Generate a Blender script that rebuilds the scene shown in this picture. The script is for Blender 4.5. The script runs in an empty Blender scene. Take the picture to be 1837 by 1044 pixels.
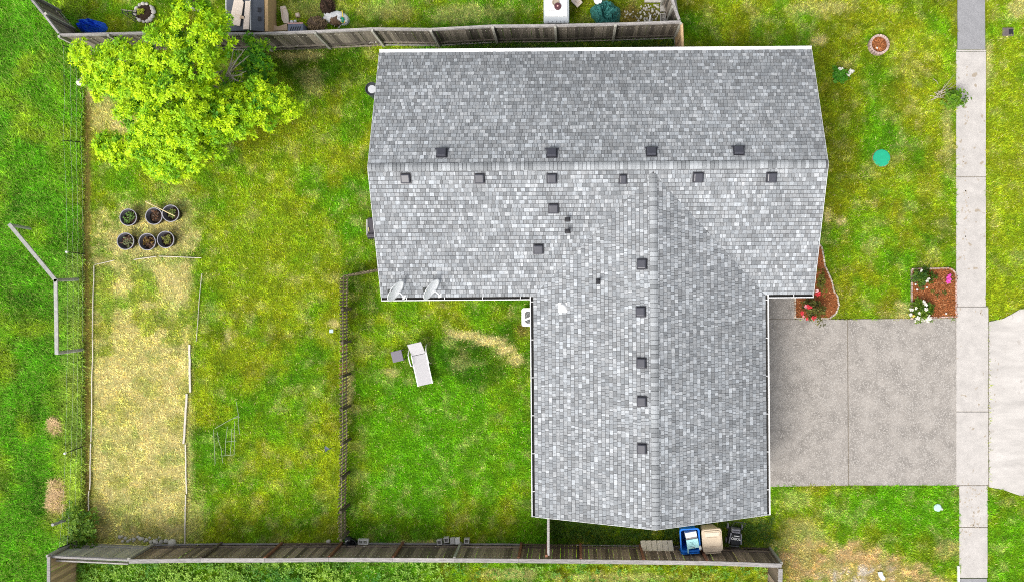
import bpy, math, random
import numpy as np
from mathutils import Vector, Matrix

rnd = random.Random(7)
rng = np.random.default_rng(11)
R = math.radians

# ------------------------------------------------------------------ camera
SCN = bpy.context.scene
COL = SCN.collection
CAM_H, FPX, PX0, PY0 = 30.0, 1380.0, 1026.0, 523.0      # drone height, focal length in photo pixels, nadir point
ROT = R(0.45)
cam_d = bpy.data.cameras.new('camera')
cam = bpy.data.objects.new('camera', cam_d)
COL.objects.link(cam)
cam.location = (0, 0, CAM_H)
cam.rotation_euler = (0, 0, -ROT)
cam_d.sensor_fit = 'HORIZONTAL'
cam_d.sensor_width = 36.0
cam_d.lens = 36.0 * FPX / 1837.0
cam_d.shift_x = (918.5 - PX0) / 1837.0
cam_d.shift_y = -(522.0 - PY0) / 1837.0
cam_d.clip_start = 0.1
cam_d.clip_end = 2000.0
SCN.camera = cam

# ------------------------------------------------------------------ world, sun, exposure
SUN_EL, SUN_AZ = R(50), R(230)        # azimuth of the sun measured from +X, anticlockwise
w = bpy.data.worlds.new('World')
SCN.world = w
w.use_nodes = True
nt = w.node_tree
bg = nt.nodes['Background']
sky = nt.nodes.new('ShaderNodeTexSky')
sky.sky_type = 'NISHITA'
sky.sun_disc = False
sky.sun_elevation = SUN_EL
sky.sun_rotation = math.pi / 2 - SUN_AZ
sky.dust_density = 4.0
sky.air_density = 1.0
hs = nt.nodes.new('ShaderNodeHueSaturation')
hs.inputs['Saturation'].default_value = 0.30
nt.links.new(sky.outputs[0], hs.inputs['Color'])
nt.links.new(hs.outputs[0], bg.inputs['Color'])
bg.inputs['Strength'].default_value = 0.15
sun_d = bpy.data.lights.new('sun', 'SUN')
sun_d.energy = 1.5
sun_d.angle = R(26)
sun_d.color = (1.0, 0.95, 0.88)
sun = bpy.data.objects.new('sun', sun_d)
COL.objects.link(sun)
sd = Vector((math.cos(SUN_AZ) * math.cos(SUN_EL), math.sin(SUN_AZ) * math.cos(SUN_EL), math.sin(SUN_EL)))
sun.rotation_euler = sd.to_track_quat('Z', 'Y').to_euler()
SCN.view_settings.view_transform = 'Standard'
SCN.view_settings.look = 'None'
SCN.view_settings.gamma = 1.0
SCN.view_settings.use_curve_mapping = False
SCN.view_settings.exposure = 0.68
SCN.cycles.max_bounces = 6
SCN.cycles.diffuse_bounces = 3
SCN.cycles.transmission_bounces = 3
SCN.cycles.use_denoising = False
SCN.cycles.pixel_filter_type = 'BLACKMAN_HARRIS'
SCN.cycles.filter_width = 1.0

# ------------------------------------------------------------------ helpers
CA, SA = math.cos(-ROT), math.sin(-ROT)
def P(px, py, z=0.0):
    """place of a point at height z that was surveyed at photo position px, py"""
    k = (CAM_H - z) / FPX
    x, y = (px - PX0) * k, -(py - PY0) * k
    return Vector((x * CA - y * SA, x * SA + y * CA, z))
def plan(x, y):
    """ground metres -> survey units (46 to the metre)"""
    c, s = math.cos(ROT), math.sin(ROT)
    k = FPX / CAM_H
    return PX0 + (x * c - y * s) * k, PY0 - (x * s + y * c) * k
U = CAM_H / FPX

def lin(r, g, b, k=1.0):
    f = lambda c: (c / 255 / 12.92 if c / 255 <= 0.04045 else ((c / 255 + 0.055) / 1.055) ** 2.4)
    return (f(r) * k, f(g) * k, f(b) * k)

def hash2(ix, iy, seed):
    h = (ix.astype(np.int64) * 374761393 + iy.astype(np.int64) * 668265263 + seed * 974711) & 0xffffffff
    h = ((h ^ (h >> 13)) * 1274126177) & 0xffffffff
    return ((h ^ (h >> 16)) & 0xffff) / 65535.0
def vnoise(x, y, seed=0):
    x = np.asarray(x, float); y = np.asarray(y, float)
    ix = np.floor(x); iy = np.floor(y)
    fx = x - ix; fy = y - iy
    fx = fx * fx * (3 - 2 * fx); fy = fy * fy * (3 - 2 * fy)
    a = hash2(ix, iy, seed); b = hash2(ix + 1, iy, seed)
    c = hash2(ix, iy + 1, seed); d = hash2(ix + 1, iy + 1, seed)
    return (a * (1 - fx) + b * fx) * (1 - fy) + (c * (1 - fx) + d * fx) * fy
def fbm(x, y, seed=0, oct=4):
    s = 0; a = 0.5; t = 0
    for i in range(oct):
        s = s + a * vnoise(np.asarray(x) * 2 ** i + 17.3 * i, np.asarray(y) * 2 ** i - 9.1 * i, seed + i)
        t += a; a *= 0.55
    return s / t
def sstep(a, b, x):
    t = np.clip((x - a) / (b - a), 0, 1)
    return t * t * (3 - 2 * t)

# ---- materials
MATS = {}
def mat(name, col=None, rough=0.8, var=0.12, scale=8.0, stretch=(1, 1, 1), bump=0.0, bscale=None, metal=0.0,
        attr=False, rand=0.0, spec=0.3, trans=0.0, speck=None, coat=0.0):
    if name in MATS: return MATS[name]
    m = bpy.data.materials.new(name); m.use_nodes = True
    n = m.node_tree.nodes; l = m.node_tree.links
    b = n['Principled BSDF']
    b.inputs['Roughness'].default_value = rough
    b.inputs['Metallic'].default_value = metal
    b.inputs['Specular IOR Level'].default_value = spec
    if coat: b.inputs['Coat Weight'].default_value = coat
    tc = n.new('ShaderNodeTexCoord'); mp = n.new('ShaderNodeMapping')
    mp.inputs['Scale'].default_value = stretch
    l.new(tc.outputs['Object'], mp.inputs['Vector'])
    nz = n.new('ShaderNodeTexNoise'); nz.inputs['Scale'].default_value = scale
    nz.inputs['Detail'].default_value = 6; nz.inputs['Roughness'].default_value = 0.65
    l.new(mp.outputs[0], nz.inputs['Vector'])
    if attr:
        a = n.new('ShaderNodeAttribute'); a.attribute_name = 'Col'; csock = a.outputs['Color']
    else:
        rgb = n.new('ShaderNodeRGB'); rgb.outputs[0].default_value = (*col, 1); csock = rgb.outputs[0]
    hv = n.new('ShaderNodeHueSaturation')
    l.new(csock, hv.inputs['Color'])
    mr = n.new('ShaderNodeMapRange')
    mr.inputs['From Min'].default_value = 0.25; mr.inputs['From Max'].default_value = 0.75
    mr.inputs['To Min'].default_value = 1 - var; mr.inputs['To Max'].default_value = 1 + var
    l.new(nz.outputs['Fac'], mr.inputs['Value'])
    vs = mr.outputs[0]
    if rand:
        oi = n.new('ShaderNodeObjectInfo'); m2 = n.new('ShaderNodeMapRange')
        m2.inputs['To Min'].default_value = 1 - rand; m2.inputs['To Max'].default_value = 1 + rand
        l.new(oi.outputs['Random'], m2.inputs['Value'])
        mu = n.new('ShaderNodeMath'); mu.operation = 'MULTIPLY'
        l.new(vs, mu.inputs[0]); l.new(m2.outputs[0], mu.inputs[1]); vs = mu.outputs[0]
    l.new(vs, hv.inputs['Value'])
    out = hv.outputs[0]
    if speck:
        sc, thr, scol = speck
        vz = n.new('ShaderNodeTexNoise'); vz.inputs['Scale'].default_value = sc; vz.inputs['Detail'].default_value = 3
        l.new(tc.outputs['Object'], vz.inputs['Vector'])
        r2 = n.new('ShaderNodeMapRange'); r2.inputs['From Min'].default_value = thr; r2.inputs['From Max'].default_value = thr + 0.05
        l.new(vz.outputs['Fac'], r2.inputs['Value'])
        mx = n.new('ShaderNodeMix'); mx.data_type = 'RGBA'
        l.new(r2.outputs[0], mx.inputs[0]); l.new(out, mx.inputs[6]); mx.inputs[7].default_value = (*scol, 1)
        out = mx.outputs[2]
    l.new(out, b.inputs['Base Color'])
    if bump:
        bn = n.new('ShaderNodeBump'); bn.inputs['Strength'].default_value = bump; bn.inputs['Distance'].default_value = 0.02
        bz = n.new('ShaderNodeTexNoise'); bz.inputs['Scale'].default_value = bscale or scale * 3; bz.inputs['Detail'].default_value = 5
        l.new(mp.outputs[0], bz.inputs['Vector']); l.new(bz.outputs['Fac'], bn.inputs['Height'])
        l.new(bn.outputs[0], b.inputs['Normal'])
    if trans:
        tr = n.new('ShaderNodeBsdfTranslucent'); ms = n.new('ShaderNodeMixShader'); ms.inputs[0].default_value = trans
        l.new(out, tr.inputs['Color']); l.new(b.outputs[0], ms.inputs[1]); l.new(tr.outputs[0], ms.inputs[2])
        l.new(ms.outputs[0], n['Material Output'].inputs['Surface'])
    MATS[name] = m
    return m

# ---- objects
def link(name, me, m=None, parent=None, loc=None, rz=None):
    o = bpy.data.objects.new(name, me); COL.objects.link(o)
    if m and me is not None and not me.materials: me.materials.append(m)
    if parent: o.parent = parent
    if loc is not None: o.location = loc
    if rz is not None: o.rotation_euler = (0, 0, rz)
    return o
def tag(o, label=None, cat=None, group=None, kind=None):
    if label: o['label'] = label
    if cat: o['category'] = cat
    if group: o['group'] = group
    if kind: o['kind'] = kind
    return o
def thing(name, label, cat, loc=(0, 0, 0), rz=0.0, group=None):
    o = bpy.data.objects.new(name, None); COL.objects.link(o)
    o.location = loc; o.rotation_euler = (0, 0, rz); o.empty_display_size = 0.2
    return tag(o, label, cat, group)

class MB:
    def __init__(s): s.v = []; s.f = []; s.c = []
    def add(s, vs, fs, col=None):
        b = len(s.v); s.v += [tuple(q) for q in vs]; s.f += [tuple(b + i for i in q) for q in fs]
        s.c += [col or (1, 1, 1)] * len(vs)
        return s
    def box(s, c, size, rz=0.0, M=None, col=None, taper=1.0):
        x, y, z = size[0] / 2, size[1] / 2, size[2] / 2
        vs = [Vector((sx * x * (taper if sz > 0 else 1), sy * y * (taper if sz > 0 else 1), sz * z)) for sz in (-1, 1) for sy in (-1, 1) for sx in (-1, 1)]
        m = M or Matrix.Rotation(rz, 3, 'Z')
        vs = [m @ q + Vector(c) for q in vs]
        return s.add(vs, [(0, 2, 3, 1), (4, 5, 7, 6), (0, 1, 5, 4), (2, 6, 7, 3), (0, 4, 6, 2), (1, 3, 7, 5)], col)
    def prism(s, pts, z0, z1, col=None):
        n = len(pts)
        a = sum(pts[i][0] * pts[(i + 1) % n][1] - pts[(i + 1) % n][0] * pts[i][1] for i in range(n))
        if a < 0: pts = pts[::-1]
        vs = [(q[0], q[1], z0) for q in pts] + [(q[0], q[1], z1) for q in pts]
        return s.add(vs, [tuple(range(n - 1, -1, -1)), tuple(range(n, 2 * n))] + [(i, (i + 1) % n, n + (i + 1) % n, n + i) for i in range(n)], col)
    def tube(s, pts, r, seg=8, col=None, cap=True):
        pts = [Vector(q) for q in pts]; n = len(pts)
        rs = r if isinstance(r, (list, tuple)) else [r] * n
        vs = []; up = Vector((0.13, 0.31, 0.94))
        for i, q in enumerate(pts):
            d = (pts[min(i + 1, n - 1)] - pts[max(i - 1, 0)]).normalized()
            a = d.cross(up)
            if a.length < 0.05: a = d.cross(Vector((1, 0, 0)))
            a.normalize(); b = d.cross(a)
            for k in range(seg):
                t = 2 * math.pi * k / seg
                vs.append(q + (a * math.cos(t) + b * math.sin(t)) * rs[i])
        fs = [(i * seg + k, i * seg + (k + 1) % seg, (i + 1) * seg + (k + 1) % seg, (i + 1) * seg + k) for i in range(n - 1) for k in range(seg)]
        if cap: fs += [tuple(range(seg - 1, -1, -1)), tuple((n - 1) * seg + k for k in range(seg))]
        return s.add(vs, fs, col)
    def lathe(s, prof, c=(0, 0, 0), seg=24, col=None, sx=1.0, sy=1.0, hole=False, M=None):
        vs = []
        for r, z in prof:
            for k in range(seg):
                t = 2 * math.pi * k / seg
                q = Vector((r * sx * math.cos(t), r * sy * math.sin(t), z))
                if M: q = M @ q
                vs.append(q + Vector(c))
        n = len(prof)
        fs = [(i * seg + k, i * seg + (k + 1) % seg, (i + 1) * seg + (k + 1) % seg, (i + 1) * seg + k) for i in range(n - 1) for k in range(seg)]
        if prof[0][0] > 0.0001 and not hole: fs.append(tuple(range(seg - 1, -1, -1)))
        if not hole: fs.append(tuple((n - 1) * seg + k for k in range(seg)))
        return s.add(vs, fs, col)
    def blob(s, c, rad, seed=0, amp=0.25, seg=12, rings=8, freq=2.0, col=None, zmin=None, rz=0.0):
        vs = []
        for i in range(rings + 1):
            ph = math.pi * i / rings
            for k in range(seg):
                t = 2 * math.pi * k / seg
                d = Vector((math.sin(ph) * math.cos(t), math.sin(ph) * math.sin(t), math.cos(ph)))
                nn = float(vnoise(d.x * freq + 5 + d.z * 2.1, d.y * freq + 3 - d.z * 1.7, seed))
                k2 = 1 + amp * (nn - 0.5) * 2
                q = Matrix.Rotation(rz, 3, 'Z') @ Vector((d.x * rad[0] * k2, d.y * rad[1] * k2, d.z * rad[2] * k2))
                q = q + Vector(c)
                if zmin is not None and q.z < zmin: q.z = zmin
                vs.append(q)
        fs = [(i * seg + k, (i + 1) * seg + k, (i + 1) * seg + (k + 1) % seg, i * seg + (k + 1) % seg) for i in range(rings) for k in range(seg)]
        return s.add(vs, fs, col)
    def mesh(s, name, smooth=False, attr=False, bevel=0.0):
        me = bpy.data.meshes.new(name); me.from_pydata([tuple(q) for q in s.v], [], s.f)
        me.validate(); me.update()
        if smooth: me.polygons.foreach_set('use_smooth', [True] * len(me.polygons))
        if attr:
            ca = me.color_attributes.new('Col', 'FLOAT_COLOR', 'POINT')
            ca.data.foreach_set('color', np.array([(*q, 1) for q in s.c], np.float32).ravel())
        return me
    def build(s, name, m, parent=None, smooth=False, attr=False, loc=None, rz=None, bevel=0.0):
        o = link(name, s.mesh(name, smooth, attr), m, parent, loc, rz)
        if bevel:
            md = o.modifiers.new('bevel', 'BEVEL'); md.width = bevel; md.segments = 2; md.limit_method = 'ANGLE'
        return o

def np_mesh(name, verts, faces, cols=None, smooth=False):
    """fast mesh from arrays; faces (n,k)"""
    me = bpy.data.meshes.new(name)
    nv, (nf, k) = len(verts), faces.shape
    me.vertices.add(nv); me.vertices.foreach_set('co', np.ascontiguousarray(verts, np.float32).ravel())
    me.loops.add(nf * k); me.loops.foreach_set('vertex_index', np.ascontiguousarray(faces, np.int32).ravel())
    me.polygons.add(nf)
    me.polygons.foreach_set('loop_start', np.arange(0, nf * k, k, dtype=np.int32))
    try: me.polygons.foreach_set('loop_total', np.full(nf, k, np.int32))
    except Exception: pass
    if smooth: me.polygons.foreach_set('use_smooth', np.ones(nf, bool))
    me.update(calc_edges=True)
    if cols is not None:
        ca = me.color_attributes.new('Col', 'FLOAT_COLOR', 'POINT')
        c4 = np.ones((nv, 4), np.float32); c4[:, :3] = cols
        ca.data.foreach_set('color', c4.ravel())
    return me

def leaves(name, cen, out, cols, m, parent=None, n=8, length=0.1, width=0.045, up=0.35, spread=1.0, jit=0.3, loc=None):
    """rosettes of leaf faces: n leaves round every centre, tipped towards `out`"""
    cen = np.asarray(cen, float); out = np.asarray(out, float); N = len(cen)
    C = np.repeat(cen, n, 0); O = np.repeat(out, n, 0)
    O = O / np.maximum(np.linalg.norm(O, axis=1, keepdims=True), 1e-6)
    rv = rng.normal(size=(N * n, 3))
    side = rv - (rv * O).sum(1, keepdims=True) * O
    side /= np.maximum(np.linalg.norm(side, axis=1, keepdims=True), 1e-6)
    d = side * spread + O * (up + rng.normal(0, 0.35, (N * n, 1)))
    d /= np.linalg.norm(d, axis=1, keepdims=True)
    wv = np.cross(d, O); wv /= np.maximum(np.linalg.norm(wv, axis=1, keepdims=True), 1e-6)
    L = length * (1 + rng.uniform(-jit, jit, (N * n, 1))); W = width * (1 + rng.uniform(-jit, jit, (N * n, 1)))
    b = C + d * L * 0.08
    v = np.stack([b, C + d * L * 0.55 + wv * W, C + d * L, C + d * L * 0.55 - wv * W], 1)
    v[:, 2, 2] -= L[:, 0] * 0.12
    cc = np.repeat(np.asarray(cols, float), n, 0) * (1 + rng.uniform(-0.16, 0.16, (N * n, 1)))
    cc = np.repeat(cc[:, None, :], 4, 1)
    F = np.arange(N * n * 4).reshape(-1, 4)
    me = np_mesh(name, v.reshape(-1, 3), F, cc.reshape(-1, 3))
    return link(name, me, m, parent, loc)

LEAF = mat('leaf', rough=0.55, attr=True, var=0.1, scale=3, trans=0.16, spec=0.3)
PETAL = mat('petal', rough=0.6, attr=True, var=0.05, trans=0.3)
BARK = mat('bark', lin(135, 125, 112), 0.9, 0.3, 14, (1, 1, 0.3), 0.5)
WHITE = mat('white_paint', (0.80, 0.80, 0.79), 0.5, 0.04, 5)
WHITEP = mat('white_plastic', (0.78, 0.78, 0.77), 0.4, 0.03, 4)
BLACKP = mat('black_plastic', (0.022, 0.022, 0.026), 0.45, 0.2, 12)
CONC = mat('sidewalk_concrete', (0.445, 0.42, 0.395), 0.9, 0.16, 2.2, bump=0.25, bscale=90, speck=(3.2, 0.655, (0.33, 0.28, 0.22)))
BLOCK = mat('block_concrete', (0.52, 0.50, 0.46), 0.95, 0.15, 12, bump=0.4, bscale=120)

# ------------------------------------------------------------------ ground
HX0, HX1, HY0, HY1 = -6.79, 8.60, -0.16, 8.54       # main roof eaves in plan
WX0, WX1, WY0 = -1.37, 6.88, -8.00                    # wing eaves
ZE, SL = 2.60, 1.69 / 4.35

def blobmask(px, py, cx, cy, rx, ry, rag=0.55, seed=3, sc=0.06, soft=0.35, rot=0.0):
    dx, dy = px - cx, py - cy
    if rot:
        c, s = math.cos(rot), math.sin(rot); dx, dy = dx * c + dy * s, -dx * s + dy * c
    d = np.sqrt((dx / rx) ** 2 + (dy / ry) ** 2) + rag * (fbm(px * sc, py * sc, seed) - 0.5) * 2
    return 1 - sstep(1 - soft, 1 + soft, d)

def zones(px, py):
    meadow = 1 - sstep(143, 153, px + 8 * (fbm(px * 0.05, py * 0.05, 90) - 0.5))
    neigh = (py < 62).astype(float) * (px > 95) * (px < 1222)
    south = (py > 985).astype(float) * (px > 120) * (px < 1395)
    return meadow, neigh, south

C_GREEN = np.array(lin(92, 146, 16)); C_YG = np.array(lin(146, 164, 28)); C_OLIVE = np.array(lin(130, 134, 18))
C_DARK = np.array(lin(40, 92, 10)); C_DRY = np.array(lin(220, 206, 140)); C_BRIGHT = np.array(lin(98, 158, 16))
C_STRAW = np.array(lin(213, 178, 132)); C_DIRT = np.array(lin(122, 96, 62)); C_PALE = np.array(lin(214, 205, 190))
C_MEAD = np.array(lin(92, 150, 26)); C_MEADY = np.array(lin(142, 164, 36)); C_BROWN = np.array(lin(112, 92, 26))

def lerp(a, b, t): return a + (b - a) * np.asarray(t)[..., None]

def ground_colour(px, py):
    meadow, neigh, south = zones(px, py)
    n1 = fbm(px * 0.011, py * 0.011, 1, 5); n2 = fbm(px * 0.03, py * 0.03, 21, 4); n3 = fbm(px * 0.022, py * 0.022, 41, 4)
    n4 = fbm(px * 0.075, py * 0.075, 61, 3)
    back = (px < 612).astype(float); mid = ((px >= 612) & (px < 1000)).astype(float)
    front = (px >= 1000).astype(float)
    c = np.broadcast_to(C_GREEN, px.shape + (3,)).copy()
    c = lerp(c, C_YG, sstep(0.34, 0.66, n1 + 0.10 * back + 0.08 * front - 0.04 * mid))
    c = lerp(c, C_OLIVE, 0.5 * sstep(0.46, 0.76, n2 + 0.12 * front - 0.02 * mid + 0.06 * neigh))
    c = lerp(c, C_BRIGHT, 0.65 * sstep(0.46, 0.72, n3 + 0.05 * mid - 0.02 * front))
    c = lerp(c, C_DARK, 0.42 * sstep(0.56, 0.76, fbm(px * 0.035, py * 0.035, 77, 4) + 0.02 * mid))
    c = lerp(c, C_BROWN, 0.20 * sstep(0.60, 0.72, fbm(px * 0.018, py * 0.018, 101, 4) + 0.04 * front))
    # darker worn olive strip along the front wall of the house, greener near the tree and the north fence
    c = lerp(c, C_OLIVE, 0.5 * blobmask(px, py, 1500, 190, 50, 230, 0.5, 5))
    c = lerp(c, C_DARK, 0.7 * blobmask(px, py, 560, 110, 110, 40, 0.6, 6))
    c = lerp(c, C_BRIGHT, 0.8 * blobmask(px, py, 1650, 905, 150, 40, 0.6, 7))
    c = lerp(c, C_BRIGHT, 0.8 * blobmask(px, py, 1810, 990, 45, 70, 0.6, 8))
    c = lerp(c, C_YG, 0.7 * blobmask(px, py, 1805, 300, 40, 240, 0.5, 9))
    c = lerp(c, C_BRIGHT, 0.8 * blobmask(px, py, 790, 800, 140, 110, 0.6, 10))
    c = lerp(c, C_DARK, 0.6 * blobmask(px, py, 860, 640, 90, 50, 0.6, 12))
    c = lerp(c, C_DARK, 0.5 * blobmask(px, py, 650, 530, 30, 60, 0.6, 13))
    c = lerp(c, C_YG, 0.6 * blobmask(px, py, 470, 440, 110, 120, 0.6, 14))
    # dry grass
    fine = sstep(0.35, 0.65, n4)
    bed = sstep(160, 172, px) * (1 - sstep(332, 352, px + 10 * (n4 - 0.5))) * sstep(452, 480, py + 22 * (n2 - 0.5)) * (py < 982)
    bed = bed * (1 - 0.8 * sstep(0.44, 0.60, fbm(px * 0.022, py * 0.022, 131)) * (py < 640)) * (1 - 0.45 * sstep(880, 970, py) * sstep(0.4, 0.6, n2))
    bed = bed * (1 - 0.38 * sstep(0.50, 0.66, fbm(px * 0.045, py * 0.045, 137, 3)))
    dry = 0.92 * bed
    for a in ((265, 420, 85, 55, 0.85), (320, 400, 30, 60, 0.5), (218, 215, 26, 26, 0.8), (182, 190, 18, 60, 0.6), (165, 165, 12, 30, 0.7),
              (840, 602, 32, 7, 0.95), (880, 612, 28, 9, 0.95), (908, 628, 18, 9, 0.95), (925, 645, 12, 11, 0.95), (812, 597, 12, 7, 0.9), (535, 100, 36, 9, 0.7),
              (565, 150, 20, 26, 0.4), (1508, 397, 12, 7, 1.0), (1484, 388, 7, 14, 0.9), (600, 580, 12, 8, 0.9), (627, 690, 8, 50, 0.7),
              (1470, 15, 60, 14, 0.4), (1468, 72, 14, 9, 0.8), (1620, 560, 14, 18, 0.6), (1762, 120, 20, 40, 0.5), (1700, 230, 10, 60, 0.4),
              (700, 20, 50, 20, 0.35), (830, 25, 60, 18, 0.4), (560, 15, 60, 16, 0.3), (905, 1030, 60, 10, 0.5), (1100, 1036, 90, 10, 0.5),
              (350, 930, 20, 40, 0.5), (100, 766, 8, 8, 0.4), (1830, 15, 20, 20, 0.6), (755, 975, 50, 5, 0.9), (500, 978, 90, 3, 0.5), (700, 668, 14, 9, 0.5),
              (409, 600, 5, 12, 0.7), (1390, 975, 14, 6, 0.5), (640, 735, 10, 10, 0.3), (1430, 900, 40, 14, 0.3), (1440, 960, 40, 30, 0.45)):
        dry = np.maximum(dry, a[4] * blobmask(px, py, a[0], a[1], a[2], a[3], 0.35 if a[4] >= .9 else 0.7, int(a[0]) % 97, 0.09))
    dry = np.maximum(dry, 0.24 * sstep(0.54, 0.74, fbm(px * 0.06, py * 0.06, 151, 4)) * (1 - meadow))
    c = lerp(c, C_DRY, dry * (0.72 + 0.28 * fine))
    straw = np.maximum.reduce([blobmask(px, py, 1440, 1010, 58, 38, 0.8, 31, 0.08), blobmask(px, py, 1520, 1008, 80, 32, 0.8, 32, 0.08),
                               blobmask(px, py, 1565, 1035, 100, 28, 0.8, 33, 0.08), blobmask(px, py, 1700, 985, 25, 18, 0.6, 34, 0.08) * 0.6])
    c = lerp(c, C_STRAW, 0.85 * straw * (0.55 + 0.45 * fine))
    c = lerp(c, C_PALE, 0.9 * blobmask(px, py, 1545, 1030, 60, 16, 0.9, 35, 0.12) * sstep(0.42, 0.6, n4))
    # bare dirt strip along the wire fence, soil by the south fence
    strip = sstep(147, 152, px) * (1 - sstep(158, 168, px + 9 * (n4 - 0.5))) * sstep(150, 180, py) * (1 - sstep(900, 960, py))
    c = lerp(c, C_DIRT, 0.75 * strip)
    c = lerp(c, C_DIRT, 0.8 * blobmask(px, py, 668, 1006, 26, 7, 0.5, 36, 0.09))
    c = lerp(c, C_DIRT, 0.7 * blobmask(px, py, 1145, 30, 40, 22, 0.6, 37, 0.09))
    c = lerp(c, C_DIRT, 0.6 * blobmask(px, py, 940, 590, 12, 10, 0.6, 38, 0.09))
    # meadow and south strip
    mc = lerp(np.broadcast_to(C_MEAD, px.shape + (3,)), C_MEADY, 0.85 * sstep(0.45, 0.66, fbm(px * 0.017, py * 0.017, 171, 4)))
    mc = lerp(mc, C_DARK, 0.6 * sstep(0.52, 0.72, fbm(px * 0.03, py * 0.03, 191, 4)))
    mc = lerp(mc, C_BRIGHT, 0.6 * sstep(0.55, 0.68, fbm(px * 0.025, py * 0.025, 211, 4)))
    hay = np.maximum(blobmask(px, py, 212 * 0 + 104, 892, 16, 34, 0.5, 39, 0.08), blobmask(px, py, 102, 764, 11, 13, 0.5, 40, 0.1))
    c = lerp(c, mc, np.clip(meadow + 0.8 * south * (px < 790), 0, 1))
    c = lerp(c, np.array(lin(168, 178, 92)), 0.45 * meadow * sstep(100, 140, px) * sstep(430, 480, py))
    c = lerp(c, C_STRAW, 0.5 * hay)
    return c, dry, strip, straw

ALB = 0.72
GALB = 1.42
ax = np.concatenate([[-600, -200, -60], np.arange(-24.5, 20.01, 0.11), [60, 200, 600]])
ay = np.concatenate([[-600, -200, -60], np.arange(-13, 13.01, 0.11), [60, 200, 600]])
gx, gy = np.meshgrid(ax, ay)
ppx, ppy = plan(gx, gy)
gc, gdry, gstrip, gstraw = ground_colour(ppx, ppy)
gz = np.where((np.abs(gx) < 30) & (np.abs(gy) < 14), -0.012 + 0.02 * (fbm(gx * 1.3, gy * 1.3, 5) - 0.5), -0.02)
nx_, ny_ = len(ax), len(ay)
ii = np.arange(nx_ * ny_).reshape(ny_, nx_)
gf = np.stack([ii[:-1, :-1], ii[:-1, 1:], ii[1:, 1:], ii[1:, :-1]], -1).reshape(-1, 4)
GROUND = mat('ground', rough=1.0, attr=True, var=0.28, scale=22, bump=0.6, bscale=60, spec=0.05)
gme = np_mesh('ground', np.stack([gx, gy, gz], -1).reshape(-1, 3), gf, gc.reshape(-1, 3) * ALB * 0.8, True)
tag(link('ground', gme, GROUND), 'turf ground of the yards', None, None, 'structure')

def ground_at(x, y):
    """turf colour and dryness looked up in the ground grid"""
    x = x + rng.normal(0, .05, len(x)); y = y + rng.normal(0, .05, len(x))
    i = np.clip(np.round((x + 24.5) / .11).astype(int) + 3, 3, nx_ - 4); j = np.clip(np.round((y + 13) / .11).astype(int) + 3, 3, ny_ - 4)
    return gc[j, i], gdry[j, i], gstrip[j, i], gstraw[j, i]

# ------------------------------------------------------------------ paving
def polyP(pts, z=0.0): return [P(a, b, z).xy for a, b in pts]
ztop = 0.03
AGG = mat('exposed_aggregate', (0.285, 0.262, 0.237), 0.95, 0.34, 1.7, bump=0.6, bscale=40, speck=(21.0, 0.54, (0.382, 0.357, 0.328)))
drive = tag(bpy.data.objects.new('driveway', None), 'grey exposed aggregate driveway', None, None, 'structure'); COL.objects.link(drive)
for pts in ([(1365, 573), (1519.5, 572.5), (1521, 869.5), (1367, 873)], [(1521, 572.5), (1714, 570.5), (1716, 870), (1522.5, 869.5)],
            [(1365, 528), (1425.5, 528), (1426, 572), (1365, 572)]):
    MB().prism(polyP(pts), -0.10, ztop).build('slab', AGG, drive, bevel=0.008)
walk = tag(bpy.data.objects.new('sidewalk', None), 'pale concrete sidewalk', None, None, 'structure'); COL.objects.link(walk)
GREYC = mat('old_asphalt_path', (0.26, 0.26, 0.27), 0.95, 0.12, 3, bump=0.4, bscale=120)
yy = [93, 318, 550, 738, 870, 945, 1036]
for i in range(len(yy) - 1):
    a, b = yy[i] + 0.6, yy[i + 1] - 0.6
    l = lambda y: 1715 if y < 872 else 1720.5
    r = lambda y: 1768 if y < 548 else (1772.4 if y < 872 else 1771)
    ym = (a + b) / 2
    MB().prism(polyP([(l(ym), a), (r(ym), a), (r(ym), b), (l(ym), b)]), -0.10, ztop + 0.004).build('slab', CONC, walk, bevel=0.010)
MB().prism(polyP([(1715, 90.2), (1768, 90.2), (1768, 92.8), (1715, 92.8)]), -0.10, ztop).build('edge_strip', CONC, walk)
MB().prism(polyP([(1717.5, -60), (1766, -60), (1767, 89), (1717.5, 89)]), -0.10, ztop - 0.004).build('slab', GREYC, walk)
MB().prism(polyP([(1721, 1037), (1770, 1037), (1770, 1110), (1721, 1110)]), -0.10, ztop - 0.004).build('slab', GREYC, walk)
JOINT = mat('joint_dirt', (.19, .165, .13), 1, .3, 20)
MB().prism(polyP([(1716, 95), (1767, 95), (1767, 549), (1771.5, 549), (1773.5, 574), (1773.5, 873), (1771, 873), (1770.5, 1034), (1721.5, 1034), (1721.5, 873), (1714.5, 873), (1714.5, 572)]), -0.12, 0.016).build('joint_bed', JOINT, walk)
MB().prism(polyP([(1366, 530), (1425, 530), (1425, 573.5), (1714, 572), (1715, 869), (1368, 872)]), -0.12, 0.016).build('joint_bed', JOINT, drive)
mud = MB()
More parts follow.
